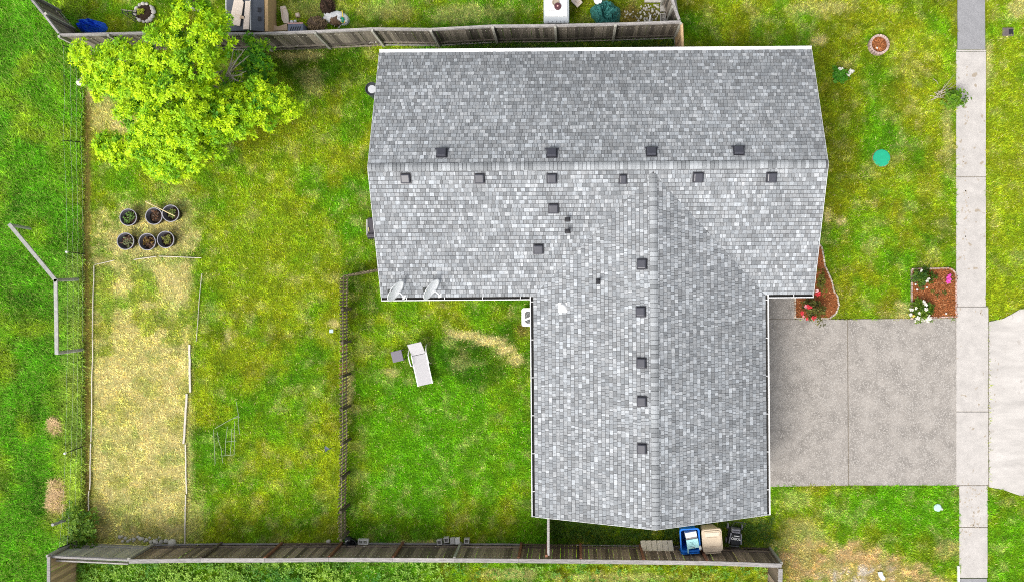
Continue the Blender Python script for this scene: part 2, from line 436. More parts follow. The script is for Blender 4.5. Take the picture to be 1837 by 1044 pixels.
for (mx, my, sxp, syp, nm) in ((1728, 285, 3, 22, 7), (1729, 345, 3, 16, 6), (1731, 378, 5, 26, 16), (1730, 418, 3, 16, 7), (1729, 455, 2.5, 12, 4), (1733, 130, 4, 12, 4), (1735, 208, 4, 20, 8), (1745, 880, 22, 14, 22), (1742, 905, 16, 14, 10),
                               (1745, 940, 20, 8, 16), (1733, 955, 10, 8, 9), (1762, 562, 6, 8, 5), (1788, 655, 4, 22, 5), (1785, 710, 3, 30, 4), (1752, 922, 10, 12, 9)):
    for _ in range(nm):
        x_, y_ = rnd.gauss(mx, sxp * .6), rnd.gauss(my, syp * .5); r0 = rnd.uniform(.015, .055); q = P(x_, y_); a0 = rnd.random() * 6; st_ = rnd.uniform(.5, 1)
        mud.prism([(q.x + r0 * st_ * math.cos(a0 + k * .9) * rnd.uniform(.6, 1.2), q.y + r0 * math.sin(a0 + k * .9) * rnd.uniform(.6, 1.3)) for k in range(7)], ztop, ztop + .0065)
tag(mud.build('dried_mud', mat('dried_mud', (.385, .335, .275), 1, .25, 14), walk), kind='stuff')
apron = tag(bpy.data.objects.new('driveway_apron', None), 'pale concrete driveway apron towards the street', None, None, 'structure'); COL.objects.link(apron)
PALE = mat('apron_concrete', (0.465, 0.44, 0.413), 0.9, 0.22, 1.3, (0.5, 1.6, 1), 0.2, 80, speck=(2.6, 0.66, (0.40, 0.37, 0.34)))
MB().prism(polyP([(1774, 577), (1800, 571), (1817, 562), (1830, 554), (1900, 545), (1900, 905), (1842, 892), (1822, 886), (1800, 878), (1774, 873)]), -0.10, ztop).build('slab', PALE, apron, bevel=0.01)

# ------------------------------------------------------------------ house
house = thing('house', 'single-storey house with T-shaped grey shingle roof and white gutters', 'house', (0, 0, 0))
SIDING = mat('siding', (0.50, 0.47, 0.41), 0.8, 0.06, 3)
RX0, RX1, RY0, RY1 = HX0 + 0.30, HX1 - 0.30, HY0 + 0.42, HY1 - 0.42      # main walls
VX0, VX1, VY0 = WX0 + 0.42, WX1 - 0.42, WY0 + 0.30                         # wing walls
YR, XR = (HY0 + HY1) / 2, (WX0 + WX1) / 2
ZRM, ZRW = ZE + (HY1 - YR) * SL, ZE + (XR - WX0) * SL
def wall_part(pts, z0=0.0, z1=ZE - 0.02): return MB().prism(pts, z0, z1).build('wall', SIDING, house)
wall_part([(RX0, RY0), (VX0, RY0), (VX0, VY0), (VX1, VY0), (VX1, RY0), (RX1, RY0), (RX1, RY1), (RX0, RY1)])
# gable ends
def gable_x(x, d):
    b = MB(); t = 0.06 * d
    z = lambda y: ZE + (min(y - HY0, HY1 - y)) * SL - 0.12
    b.add([(x, RY0, ZE - 0.02), (x, RY1, ZE - 0.02), (x, YR, z(YR)), (x - t, RY0, ZE - 0.02), (x - t, RY1, ZE - 0.02), (x - t, YR, z(YR))],
          [(0, 1, 2), (5, 4, 3), (0, 2, 5, 3), (1, 4, 5, 2)])
    b.build('gable_wall', SIDING, house)
gable_x(RX0, -1); gable_x(RX1, 1)
b = MB(); zz = ZRW - 0.12
b.add([(VX0, VY0, ZE - 0.02), (VX1, VY0, ZE - 0.02), (XR, VY0, zz), (VX0, VY0 + 0.06, ZE - 0.02), (VX1, VY0 + 0.06, ZE - 0.02), (XR, VY0 + 0.06, zz)],
      [(0, 1, 2), (5, 4, 3), (0, 2, 5, 3), (1, 4, 5, 2)]); b.build('gable_wall', SIDING, house)
# windows and doors on the walls
GLASS = mat('window_glass', (0.05, 0.06, 0.07), 0.08, 0.05, 2, spec=0.6)
def window(c, wdt, hgt, axis, s):
    f = MB(); cx, cy, cz = c
    for dw, dz, sw, sz in ((-wdt / 2, 0, 0.07, hgt), (wdt / 2, 0, 0.07, hgt), (0, hgt / 2, wdt + 0.07, 0.07), (0, -hgt / 2, wdt + 0.07, 0.07), (0, 0, 0.04, hgt)):
        off = 0.02 * s
        f.box((cx + dw, cy + off, cz + dz) if axis == 'x' else (cx + off, cy + dw, cz + dz), (sw, 0.05, sz) if axis == 'x' else (0.05, sw, sz))
    fr = f.build('window', WHITE, house)
    p = MB().box((cx, cy + 0.006 * s, cz) if axis == 'x' else (cx + 0.006 * s, cy, cz), (wdt, 0.012, hgt) if axis == 'x' else (0.012, wdt, hgt))
    p.build('pane', GLASS, fr)
for x in (-4.6, 0.2, 3.4, 6.6): window((x, RY1, 1.5), 1.2, 1.0, 'x', 1)
for x in (-5.2, -3.2): window((x, RY0, 1.45), 1.2, 1.1, 'x', -1)
window((RX0, 6.2, 1.5), 1.2, 1.0, 'y', -1); window((RX0, 2.0, 1.5), 1.2, 1.0, 'y', -1)
window((RX1, 6.4, 1.5), 1.6, 1.2, 'y', 1); window((RX1, 2.6, 1.4), 1.6, 1.3, 'y', 1)
window((VX0, -5.6, 1.5), 1.0, 0.9, 'y', -1)
gd = MB().box((VX1 + 0.02, -4.35, 1.07), (0.05, 4.9, 2.14)).build('garage_door', WHITE, house)
for r_ in range(4):
    for k in range(4): MB().box((VX1 + 0.05, -4.35 + (k - 1.5) * 1.2, 0.29 + r_ * 0.52), (0.02, 1.05, 0.40)).build('panel', WHITE, gd)

# ---- roof deck
roof_mat = mat('roof_underlay', (0.095, 0.095, 0.10), 0.95, 0.2, 20)
TH = 0.10
def deck_z_main(y): return ZRM - abs(y - YR) * SL
def deck_z_wing(x): return ZRW - abs(x - XR) * SL
yv = YR - (ZRM - ZRW) / SL                      # wing ridge meets the main slope here
rb = MB()
def sheet(pts):
    n = len(pts); vs = [Vector(q) for q in pts]; lo = [q - Vector((0, 0, TH)) for q in vs]
    rb.add(vs + lo, [tuple(range(n)), tuple(range(2 * n - 1, n - 1, -1))] + [(i, n + i, n + (i + 1) % n, (i + 1) % n) for i in range(n)])
e = 0.02
sheet([(HX0, YR, ZRM), (HX1, YR, ZRM), (HX1, HY1, ZE), (HX0, HY1, ZE)])
sheet([(HX0, HY0, ZE), (WX0, HY0, ZE), (XR, yv, ZRW), (XR, YR, ZRM), (HX0, YR, ZRM)])
sheet([(WX1, HY0, ZE), (HX1, HY0, ZE), (HX1, YR, ZRM), (XR, YR, ZRM), (XR, yv, ZRW)])
sheet([(WX0, WY0, ZE), (XR, WY0, ZRW), (XR, yv, ZRW), (WX0, HY0, ZE)])
sheet([(XR, WY0, ZRW), (WX1, WY0, ZE), (WX1, HY0, ZE), (XR, yv, ZRW)])
roof = rb.build('roof', roof_mat, house)

# ---- shingles: every tab a small slab, lower edge proud
SHING = mat('shingle', rough=0.92, attr=True, var=0.16, scale=30, bump=0.35, bscale=160, spec=0.15)
tabs = []       # (8 corners, colour, area)
palette = [0.185, 0.215, 0.25, 0.285, 0.33, 0.50]
def tabcol(x, y):
    q = rnd.random()
    v = 0.205 if q < 0.12 else 0.25 if q < 0.38 else 0.285 if q < 0.62 else 0.325 if q < 0.78 else 0.37 if q < 0.89 else 0.43
    v *= rnd.uniform(0.92, 1.08) * 1.04
    t = rnd.random()
    stain = 1 - 0.25 * max(0.0, float(fbm(np.array(x * 0.22), np.array(y * 0.22), 301, 3)) - 0.45) * 4 * 0.5
    if y > 6.4: stain *= 1 - 0.16 * min(1, (y - 6.4) / 1.6) * float(0.5 + fbm(np.array(x * 0.5), np.array(y * 0.5), 311, 3))
    v *= max(0.7, stain)
    return (v * (0.925 + 0.03 * t), v * 0.99, v * (1.05 - 0.03 * t))
def course(lo0, lo1, hi0, hi1, ptlo, pthi, normal):
    """tabs between u=lo0..lo1 at the lower edge and hi0..hi1 at the upper edge"""
    u = min(lo0, hi0) - rnd.uniform(0, 0.3); end = max(lo1, hi1)
    while u < end:
        wd = rnd.choice((0.08, 0.095, 0.105, 0.115, 0.125, 0.13, 0.14, 0.16, 0.19))
        a, b_ = u + 0.0055, u + wd - 0.0055
        u += wd
        al, bl = max(a, lo0), min(b_, lo1); ah, bh = max(a, hi0), min(b_, hi1)
        if bl - al < 0.01 and bh - ah < 0.01: continue
        if bl < al: m_ = lo1 if a > lo1 else lo0; al = bl = m_
        if bh < ah: m_ = hi1 if a > hi1 else hi0; ah = bh = m_
        t = rnd.choice((0.012, 0.019)) + rnd.uniform(-0.002, 0.002)
        n = Vector(normal)
        q = [ptlo(al), ptlo(bl), pthi(bh), pthi(ah)]
        top = [q[0] + n * t, q[1] + n * t, q[2] + n * (t - 0.009), q[3] + n * (t - 0.009)]
        c = (q[0] + q[2]) / 2
        tabs.append((q + top, tabcol(c.x, c.y), ((bl - al) + (bh - ah)) / 2))
EXP = 0.141 / math.sqrt(1 + SL * SL)          # exposure in plan
def slope_main(sgn):
    yE = HY1 if sgn > 0 else HY0
    n = int((HY1 - YR) / EXP) + 1
    nrm = Vector((0, sgn * SL, 1)).normalized()
    for i in range(n):
        d0, d1 = i * EXP, min((i + 1) * EXP - 0.016, HY1 - YR)
        y0, y1 = yE - sgn * d0, yE - sgn * d1
        f0 = lambda u, y=y0: Vector((u, y, deck_z_main(y)))
        f1 = lambda u, y=y1: Vector((u, y, deck_z_main(y)))
        if sgn > 0: course(HX0, HX1, HX0, HX1, f0, f1, nrm)
        else:
            h0 = max(0, (ZRW - deck_z_main(y0)) / SL); h1 = max(0, (ZRW - deck_z_main(y1)) / SL)
            course(HX0, XR - h0, HX0, XR - h1, f0, f1, nrm)
            course(XR + h0, HX1, XR + h1, HX1, f0, f1, nrm)
slope_main(1); slope_main(-1)
def slope_wing(sgn):
    half = XR - WX0; n = int(half / EXP) + 1
    nrm = Vector((sgn * SL, 0, 1)).normalized()
    for i in range(n):
        d0, d1 = half - i * EXP, max(half - (i + 1) * EXP + 0.016, 0)
        x0, x1 = XR + sgn * d0, XR + sgn * d1
        f0 = lambda u, x=x0: Vector((x, u, deck_z_wing(x)))
        f1 = lambda u, x=x1: Vector((x, u, deck_z_wing(x)))
        course(WY0, yv - d0, WY0, yv - d1, f0, f1, nrm)
slope_wing(-1); slope_wing(1)
TF = [(4, 5, 6, 7), (0, 1, 5, 4), (1, 2, 6, 5), (2, 3, 7, 6), (3, 0, 4, 7)]
order = sorted(range(len(tabs)), key=lambda i: -tabs[i][2])
big = set(order[:300])
rest = MB()
for i, (q, c, a) in enumerate(tabs):
    nq = (q[1] - q[0]).cross(q[3] - q[0]) if (q[1] - q[0]).length > 1e-4 else (q[2] - q[1]).cross(q[3] - q[1])
    fs = TF if nq.z > 0 else [f[::-1] for f in TF]
    if i in big: MB().add(q, fs, c).build('shingle', SHING, roof, attr=True)
    else: rest.add(q, fs, c)
tag(rest.build('shingle_field', SHING, roof, attr=True), kind='stuff')
# ---- ridge caps
def ridge_caps(p0, p1, side, step=0.130, wd=0.132):
    d = (p1 - p0).normalized(); L = (p1 - p0).length; n = int(L / step)
    for i in range(n):
        c = p0 + d * (i * step); e_ = c + d * (step - 0.012)
        h0, h1 = 0.024, 0.014
        vs = []
        for q, h in ((c, h1), (e_, h0)):
            for s_, dz in ((-1, -1), (-0.45, -0.22), (0, 0), (0.45, -0.22), (1, -1)):
                vs.append(q + side * (s_ * wd) + Vector((0, 0, dz * wd * SL + h)))
        vs += [v - Vector((0, 0, 0.02)) for v in vs[:]]
        fs = [(k, k + 1, k + 6, k + 5) for k in range(4)] + [(5 + k, 6 + k, 16 + k, 15 + k) for k in range(4)] + [(k + 10, k + 11, k + 1, k) for k in range(4)] + [(0, 5, 15, 10), (4, 14, 19, 9)]
        if d.cross(side).z < 0: fs = [f[::-1] for f in fs]
        fs = [f[::-1] for f in fs]
        v = rnd.choice((0.20, 0.23, 0.25, 0.27, 0.29, 0.31, 0.34, 0.38)) * rnd.uniform(0.95, 1.05)
        MB().add(vs, fs, (v * .95, v, v * 1.04)).build('ridge_shingle', SHING, roof, attr=True)
for (xa, xb, ya, yb_, zr) in ((HX0, HX1, YR - .14, YR + .14, ZRM), (XR - .14, XR + .14, WY0, yv, ZRW)):
    dd = .14 * SL
    b = MB()
    if xb - xa > 1: b.add([(xa, ya, zr - dd + .02), (xb, ya, zr - dd + .02), (xb, YR, zr + .02), (xa, YR, zr + .02), (xa, yb_, zr - dd + .02), (xb, yb_, zr - dd + .02)], [(0, 1, 2, 3), (3, 2, 5, 4)])
    else: b.add([(xa, ya, zr - dd + .02), (xa, yb_, zr - dd + .02), (XR, yb_, zr + .02), (XR, ya, zr + .02), (xb, ya, zr - dd + .02), (xb, yb_, zr - dd + .02)], [(0, 3, 2, 1), (3, 4, 5, 2)])
    b.build('ridge_underlay', roof_mat, roof)
ridge_caps(Vector((HX0, YR, ZRM + 0.012)), Vector((HX1, YR, ZRM + 0.012)), Vector((0, 1, 0)), 0.138)
ridge_caps(Vector((XR, WY0, ZRW + 0.012)), Vector((XR, yv + 0.1, ZRW + 0.012)), Vector((1, 0, 0)), 0.155)
# ---- trim: rakes, gutters
RAKE = mat('rake_paint', (.55, .56, .56), .6, .08, 6)
for x, s in ((HX0, -1), (HX1, 1)):
    for y0 in (HY0, HY1):
        b = MB(); xa, xb = x, x + s * 0.014
        b.add([(xa, y0, ZE - 0.13), (xb, y0, ZE - 0.13), (xb, YR, ZRM - 0.13), (xa, YR, ZRM - 0.13), (xa, y0, ZE + 0.014), (xb, y0, ZE + 0.014), (xb, YR, ZRM + 0.014), (xa, YR, ZRM + 0.014)],
              [(0, 1, 2, 3), (7, 6, 5, 4), (0, 4, 5, 1), (1, 5, 6, 2), (2, 6, 7, 3), (3, 7, 4, 0)]); b.build('rake_board', RAKE, house)
for x0 in (WX0, WX1):
    b = MB(); ya, yb = WY0, WY0 - 0.014
    b.add([(x0, ya, ZE - 0.13), (x0, yb, ZE - 0.13), (XR, yb, ZRW - 0.13), (XR, ya, ZRW - 0.13), (x0, ya, ZE + 0.014), (x0, yb, ZE + 0.014), (XR, yb, ZRW + 0.014), (XR, ya, ZRW + 0.014)],
          [(0, 1, 2, 3), (7, 6, 5, 4), (0, 4, 5, 1), (1, 5, 6, 2), (2, 6, 7, 3), (3, 7, 4, 0)]); b.build('rake_board', RAKE, house)
SLUDGE = mat('gutter_sludge', (0.035, 0.033, 0.03), 0.9, 0.3, 20)
def gutter(a, b_, out, cover=False):
    a, b_, out = Vector(a), Vector(b_), Vector(out); d = (b_ - a).normalized(); m_ = MB()
    ang = math.atan2(d.y, d.x); L = (b_ - a).length; mid = (a + b_) / 2
    g = MB(); g.box(mid + out * 0.105 + Vector((0, 0, -0.045)), (L, 0.022, 0.12), ang)
    g.box(mid + out * 0.112 + Vector((0, 0, 0.018)), (L, 0.028, 0.012), ang)
    g.box(mid + out * 0.05 + Vector((0, 0, -0.112)), (L, 0.13, 0.012), ang)
    for q, s in ((a, 1), (b_, -1)): g.box(q + out * 0.055 + d * s * 0.006 + Vector((0, 0, -0.045)), (0.012, 0.10, 0.118), ang)
    k = 0.9
    while k < L: g.box(a + d * k + out * 0.05 + Vector((0, 0, 0.002)), (0.02, 0.11, 0.012), ang); k += 1.35
    go = g.build('gutter', WHITE, house)
    if cover: MB().box(mid + out * 0.052 + Vector((0, 0, -0.005)), (L - 0.03, 0.088, 0.012), ang).build('white_cover', WHITE, go)  # white cover added to hide the dark interior of this gutter
    else: MB().box(mid + out * 0.05 + Vector((0, 0, -0.08)), (L - 0.03, 0.085, 0.02), ang).build('sludge', SLUDGE, go)
gz_ = ZE - 0.005
gutter((HX0, HY1, gz_), (HX1, HY1, gz_), (0, 1, 0), True)
gutter((HX0, HY0, gz_), (WX0 - 0.12, HY0, gz_), (0, -1, 0))
gutter((WX1 + 0.12, HY0, gz_), (HX1, HY0, gz_), (0, -1, 0))
gutter((WX0, WY0, gz_), (WX0, HY0 - 0.0, gz_), (-1, 0, 0))
gutter((WX1, WY0, gz_), (WX1, HY0 - 0.0, gz_), (1, 0, 0))
for x, y in ((HX0 + 0.5, RY1), (HX1 - 0.5, RY1), (RX0 + 0.1, RY0)):
    s = 1 if y > 4 else -1
    MB().box((x, y + s * 0.04, 1.2), (0.08, 0.06, 2.4)).build('downspout', WHITE, house)
# ---- roof vents
VENT = mat('vent_metal', (0.046, 0.047, 0.060), 0.30, 0.15, 10, spec=0.5)
def vent(px, py, wdt=0.32, ln=0.32, hgt=0.14, lip=0.50):
    z = 3.9
    for _ in range(4):
        p = P(px, py, z + 0.1)
        z = max(deck_z_main(p.y) if HY0 < p.y < HY1 else 0, deck_z_wing(p.x) if p.y < yv and WX0 < p.x < WX1 else 0)
    wing = p.y < yv and deck_z_wing(p.x) > (deck_z_main(p.y) if p.y > HY0 else 0)
    if wing: s = 1 if p.x > XR else -1; ax_ = Vector((0, 1, 0)); dn = Vector((s, 0, -SL)).normalized()
    else: s = 1 if p.y > YR else -1; ax_ = Vector((1, 0, 0)); dn = Vector((0, s, -SL)).normalized()
    n = ax_.cross(dn); n = n if n.z > 0 else -n
    M = Matrix((ax_, dn, n)).transposed()
    if M.determinant() < 0: M = Matrix((-ax_, dn, n)).transposed()
    base = Vector((p.x, p.y, z))
    o = MB().box(base + n * (hgt * 0.55 + 0.012), (wdt, ln, hgt * 0.8), M=M, taper=0.90).build('roof_vent', VENT, house, bevel=0.03)
    MB().box(base + n * 0.03, (wdt * 1.06, ln * 1.06, 0.04), M=M).build('shade_gap', BLACKP, o)  # black box added as the dark shade gap under the hood
    f = MB(); f.box(base + n * 0.026 + dn * (ln * 0.52), (lip, 0.05, 0.028), M=M); f.box(base + n * 0.024, (wdt * 1.18, ln * 1.1, 0.012), M=M)
    f.build('flange', VENT, o)
for q in ((792, 275), (990, 275), (1169, 273), (1326, 271), (727, 319), (860, 319), (990, 319), (1253, 317), (1385, 317), (993, 373), (966, 446),
          (1153, 474), (1151, 559), (1152, 651), (1153, 720), (1153, 805)):
    vent(*q, lip=0.46 if q[1] < 300 else 0.36)
vent(1118, 320, 0.23, 0.30, 0.12, 0.32)
def pipe_vent(px, py, kind):
    z = 3.5
    for _ in range(4):
        p = P(px, py, z); z = max(deck_z_main(p.y) if HY0 < p.y < HY1 else 0, deck_z_wing(p.x) if p.y < yv else 0)
    wing = p.y < yv and deck_z_wing(p.x) > (deck_z_main(p.y) if p.y > HY0 else 0)
    n = Vector((-SL, 0, 1)).normalized() if wing else Vector((0, -SL, 1)).normalized()
    M = n.to_track_quat('Z', 'Y').to_matrix()
    b = Vector((p.x, p.y, z))
    if kind == 'dome':
        o = MB().lathe([(0.15, 0), (0.15, 0.06), (0.13, 0.11), (0.07, 0.14), (0.0, 0.15)], b + n * 0.02, 20).build('vent_cap', WHITEP, house, True)
        MB().box(b + n * 0.022, (0.34, 0.34, 0.012), M=M).build('flange', WHITEP, o)
    else:
        o = MB().tube([b, b + Vector((0, 0, 0.30))], 0.05, 12).build('vent_pipe', BLACKP, house)
        MB().box(b + n * 0.024, (0.20, 0.15, 0.014), M=M).build('flange', BLACKP, o)
        MB().lathe([(0.085, 0), (0.06, 0.06), (0.055, 0.07)], b + n * 0.02, 14, M=M).build('collar', BLACKP, o)
pipe_vent(1018, 394, 'p'); pipe_vent(1018, 415, 'p'); pipe_vent(1073, 505, 'p'); pipe_vent(1010, 552, 'dome')


# ------------------------------------------------------------------ board fences
FENCE_N = mat('weathered_board_dark', (0.160, 0.138, 0.113), 0.95, 0.40, 9, (1.5, 1.5, 0.25), 0.4, 30, rand=0.60, speck=(6.5, 0.66, (0.52, 0.49, 0.43)))
FENCE_S = mat('weathered_board_brown', (0.20, 0.155, 0.118), 0.95, 0.45, 9, (1.5, 1.5, 0.25), 0.4, 30, rand=0.60, speck=(6.5, 0.655, (0.56, 0.52, 0.46)))
FENCE_T = mat('tan_board', (0.42, 0.29, 0.16), 0.9, 0.3, 9, (1.5, 1.5, 0.25), 0.3, 30, rand=0.25)
RAILM = mat('silvered_rail', (0.29, 0.275, 0.265), 0.95, 0.45, 10, (0.4, 3, 1), 0.4, 40, rand=0.15)
POSTG = mat('silvered_post', (0.34, 0.33, 0.29), 0.95, 0.25, 8, (1, 1, 0.3), 0.3, 40, rand=0.2)
POSTR = mat('red_brown_post', (0.22, 0.10, 0.06), 0.9, 0.3, 8, (1, 1, 0.3), 0.3, 40, rand=0.2)
def plank_mesh(h, wd, th=0.02, seed=0):
    r_ = random.Random(seed); b = MB(); k = r_.uniform(-0.012, 0.012)
    x, y = wd / 2, th / 2
    vs = [(-x, -y, 0.02), (x, -y, 0.02), (x, y, 0.02), (-x, y, 0.02), (-x, -y, h + k), (x, -y, h - k), (x, y, h - k), (-x, y, h + k)]
    return b.add(vs, [(0, 3, 2, 1), (4, 5, 6, 7), (0, 1, 5, 4), (1, 2, 6, 5), (2, 3, 7, 6), (3, 0, 4, 7)]).mesh('plank')
PLK = {}
def board_fence(fe, org, tops, z, side, pm, rail_m, cap=0.0, posts=None, post_mats=None, pitch=0.150, kick=True, first_post=True, gap_cap=()):
    """tops: surveyed places of the fence's top edge at height z; side: +1/-1, the face that carries the posts"""
    base = [P(a, b, z) for a, b in tops]
    for q in base: q.z = 0
    for i in range(len(base) - 1):
        a, b = base[i], base[i + 1]; d = b - a; L = d.length; d.normalize(); ang = math.atan2(d.y, d.x)
        nrm = Vector((-d.y, d.x, 0)) * side
        n = max(1, round(L / pitch))
        for k in range(n):
            key = (pm.name, round(z, 2), rnd.randrange(5))
            if key not in PLK:
                PLK[key] = plank_mesh(z - 0.015 - 0.014 * key[2], 0.1475 - .001 * key[2], 0.02, key[2]); PLK[key].materials.append(pm)
            q = a + d * ((k + 0.5) * L / n) - org + nrm * rnd.choice((0, .004, .010, -.006))
            o = link('plank', PLK[key], None, fe, q, ang + rnd.uniform(-0.02, 0.02))
            o.rotation_euler.x = rnd.uniform(-0.006, 0.006); o.rotation_euler.y = rnd.uniform(-0.008, 0.008)
        mid = (a + b) / 2 - org
        for zr in ((z - 0.05, 0.35) if not cap else (0.35,)):
            MB().box(mid + nrm * 0.035 + Vector((0, 0, zr)), (L, 0.04, 0.085), ang).build('rail', rail_m if zr > 1 else pm, fe, bevel=0.005)
        if not cap: MB().box(mid + nrm * 0.0 + Vector((0, 0, z + 0.012)), (L - 0.004, 0.075, 0.03), ang + rnd.uniform(-0.002, 0.002)).build('top_rail', rail_m, fe, bevel=0.005)
        else: MB().box(mid + Vector((0, 0, z + 0.018)), (L - 0.006, cap, 0.036), ang + rnd.uniform(-0.0015, 0.0015)).build('cap_board', rail_m, fe, bevel=0.006)
        if kick: MB().box(mid + nrm * 0.055 + Vector((0, 0, 0.06)), (L - 0.02, 0.035, 0.12), ang).build('kickboard', MATS['silvered_rail'] if rnd.random() < 0.6 else pm, fe)
    for i, q in enumerate(base):
        if i == 0 and not first_post: continue
        j = min(i, len(base) - 2); d = (base[j + 1] - base[j]).normalized(); nrm = Vector((-d.y, d.x, 0)) * side
        m_ = post_mats[i % len(post_mats)]
        hh = z + (0.05 if not cap else 0.0)
        MB().box(q - org + nrm * 0.075 + Vector((0, 0, hh / 2)), (0.09, 0.09, hh), math.atan2(d.y, d.x)).build('post', m_, fe, bevel=0.006)

ZN = 1.78
north = [(107, 63), (195, 61), (283, 59), (365, 60.5), (455, 61), (566, 57), (668, 52), (773, 53), (884, 47), (996, 46), (1104, 43.5), (1221, 39.5)]
o0 = P(*north[0], ZN); o0.z = 0
f1 = thing('board_fence', 'long dark weathered board fence with silvered posts behind the house and the tree', 'fence', o0)
board_fence(f1, o0, north, ZN, -1, FENCE_N, RAILM, 0, None, [POSTG])
o1 = P(107, 63, ZN); o1.z = 0
f2 = thing('board_fence', 'weathered board fence running diagonally off the top left corner beside the blue tarp', 'fence', o1)
board_fence(f2, o1, [(105.5, 60.5), (80, 28), (50, -8)], ZN, -1, FENCE_N, RAILM, 0, None, [POSTG], first_post=False)
b_ = MB(); b_.tube([P(88, 25, 1.5) - o1, P(128, 53, 0.25) - o1], 0.045, 6); b_.build('brace', POSTG, f2)
o2 = P(1222, 39, ZN); o2.z = 0
f3 = thing('board_fence', 'weathered board fence running off the top edge beside the rubble patch', 'fence', o2)
board_fence(f3, o2, [(1219, 36), (1210, 12), (1200, -22)], ZN, 1, FENCE_N, RAILM, 0, None, [POSTG], first_post=False)
f4 = thing('board_fence', 'short tan side fence joining the house to the fence corner behind it', 'fence', o2)
board_fence(f4, o2, [(1223.5, 43), (1225, 88)], ZN, -1, FENCE_T, FENCE_T, 0, None, [FENCE_T], first_post=False)

ZS = 1.72
south = [(232, 1006), (360, 1004), (475, 1004), (590, 1003), (705, 1003.5), (815, 1004), (930, 1005), (1042, 1006), (1155, 1007.5), (1268, 1009), (1402, 1013.5)]
o3 = P(*south[0], ZS); o3.z = 0
f5 = thing('board_fence', 'long brown board fence with a silvered cap board along the bottom of the yard', 'fence', o3)
board_fence(f5, o3, south, ZS, 1, FENCE_S, RAILM, 0.155, None, [POSTG, FENCE_S, POSTR, POSTR, POSTR, POSTG, POSTR, POSTR, POSTR, POSTR, POSTG])
o4 = P(232, 1006, 1.55); o4.z = 0
f6 = thing('board_fence', 'lower grey end section of the bottom fence beside the shrub and stones', 'fence', o4)
board_fence(f6, o4, [(92, 998), (232, 1004.5)], 1.58, 1, POSTG, RAILM, 0, None, [POSTG], kick=False)
MB().box((P(92, 1001, 1.3) + P(232, 1008, 1.3)) / 2 - o4 + Vector((0, -0.05, 0)), (2.9, 0.05, 0.14), R(-3.2)).build('lower_rail', RAILM, f6)
o5 = P(88, 998, 1.72); o5.z = 0
f7 = thing('board_fence', 'tan board fence running off the bottom left corner', 'fence', o5)
board_fence(f7, o5, [(88, 997), (88, 1080)], 1.72, -1, FENCE_T, RAILM, 0.12, None, [POSTG], kick=False)
o6 = P(1402, 1014, ZS); o6.z = 0
f8 = thing('board_fence', 'weathered board fence running off the bottom edge beside the straw patch', 'fence', o6)
board_fence(f8, o6, [(1400, 1019), (1398, 1100)], ZS, 1, FENCE_S, RAILM, 0.155, None, [POSTG], first_post=False)
o7 = P(984, 998, ZS); o7.z = 0
f9 = thing('board_fence', 'narrow side fence between the house wing and the bottom fence', 'fence', o7)
board_fence(f9, o7, [(984, 996), (984, 922)], ZS, 1, FENCE_T, RAILM, 0, None, [POSTR], first_post=True, kick=False)

# ------------------------------------------------------------------ picket fence
ZP = 1.05
PICK = mat('picket_wood', (0.25, 0.205, 0.135), 0.95, 0.3, 9, (1.5, 1.5, 0.3), 0.3, 30, rand=0.30)
PICKO = mat('picket_orange', (0.50, 0.30, 0.13), 0.9, 0.25, 9, (1.5, 1.5, 0.3), 0.3, 30, rand=0.25)
PICKD = mat('picket_post', (0.10, 0.085, 0.06), 0.95, 0.25, 9, (1.5, 1.5, 0.3), 0.3, 30, rand=0.2)
def picket_mesh(m_, seed):
    b = MB(); h = ZP + random.Random(seed).uniform(-0.03, 0.03)
    b.add([(-.033, -.009, .03), (.033, -.009, .03), (.033, .009, .03), (-.033, .009, .03), (-.033, -.009, h - .05), (.033, -.009, h - .05), (.033, .009, h - .05), (-.033, .009, h - .05), (0, -.009, h), (0, .009, h)],
          [(0, 3, 2, 1), (0, 1, 5, 8, 4), (2, 3, 7, 9, 6), (1, 2, 6, 5), (3, 0, 4, 7), (5, 6, 9, 8), (7, 4, 8, 9)])
    me = b.mesh('picket'); me.materials.append(m_); return me
PKM = [picket_mesh(PICK, i) for i in range(4)]; PKO = [picket_mesh(PICKO, i) for i in range(3)]
def picket_fence(fe, tops, orange=lambda y: False):
    base = [P(a, b, ZP) for a, b in tops]; org = fe.location
    for q in base: q.z = 0
    for i in range(len(base) - 1):
        a, b = base[i], base[i + 1]; d = b - a; L = d.length; d.normalize(); ang = math.atan2(d.y, d.x); nrm = Vector((-d.y, d.x, 0))
        n = round(L / 0.122)
        for k in range(n):
            q = a + d * ((k + 0.5) * L / n); sy = plan(q.x, q.y)[1]
            o = link('picket', rnd.choice(PKO if orange(sy) else PKM), None, fe, q - org, ang + rnd.uniform(-0.05, 0.05))
            o.rotation_euler.x = rnd.uniform(-0.03, 0.03); o.rotation_euler.y = rnd.uniform(-0.02, 0.02)
        for zr in (0.3, 0.78): MB().box((a + b) / 2 - org + nrm * 0.03 + Vector((0, 0, zr)), (L, 0.035, 0.07), ang).build('rail', PICK, fe)
        MB().box(b - org + nrm * 0.09 + Vector((0, 0, 0.54)), (0.085, 0.085, 1.08), ang).build('post', PICKD, fe)
oP = P(611, 497, ZP); oP.z = 0
pf = thing('picket_fence', 'low weathered picket fence dividing the back lawn', 'fence', oP)
picket_fence(pf, [(611, 497), (610, 555), (610, 615), (609.5, 675), (609, 735), (610, 796), (608, 857), (607, 918), (607, 968)],
             lambda y: (610 < y < 632) or (648 < y < 672) or (676 < y < 700 and rnd.random() < 0.6))
pf2 = thing('picket_fence', 'short picket return fence from the house corner to the lawn divider', 'fence', oP)
picket_fence(pf2, [(612, 496), (690, 481)])

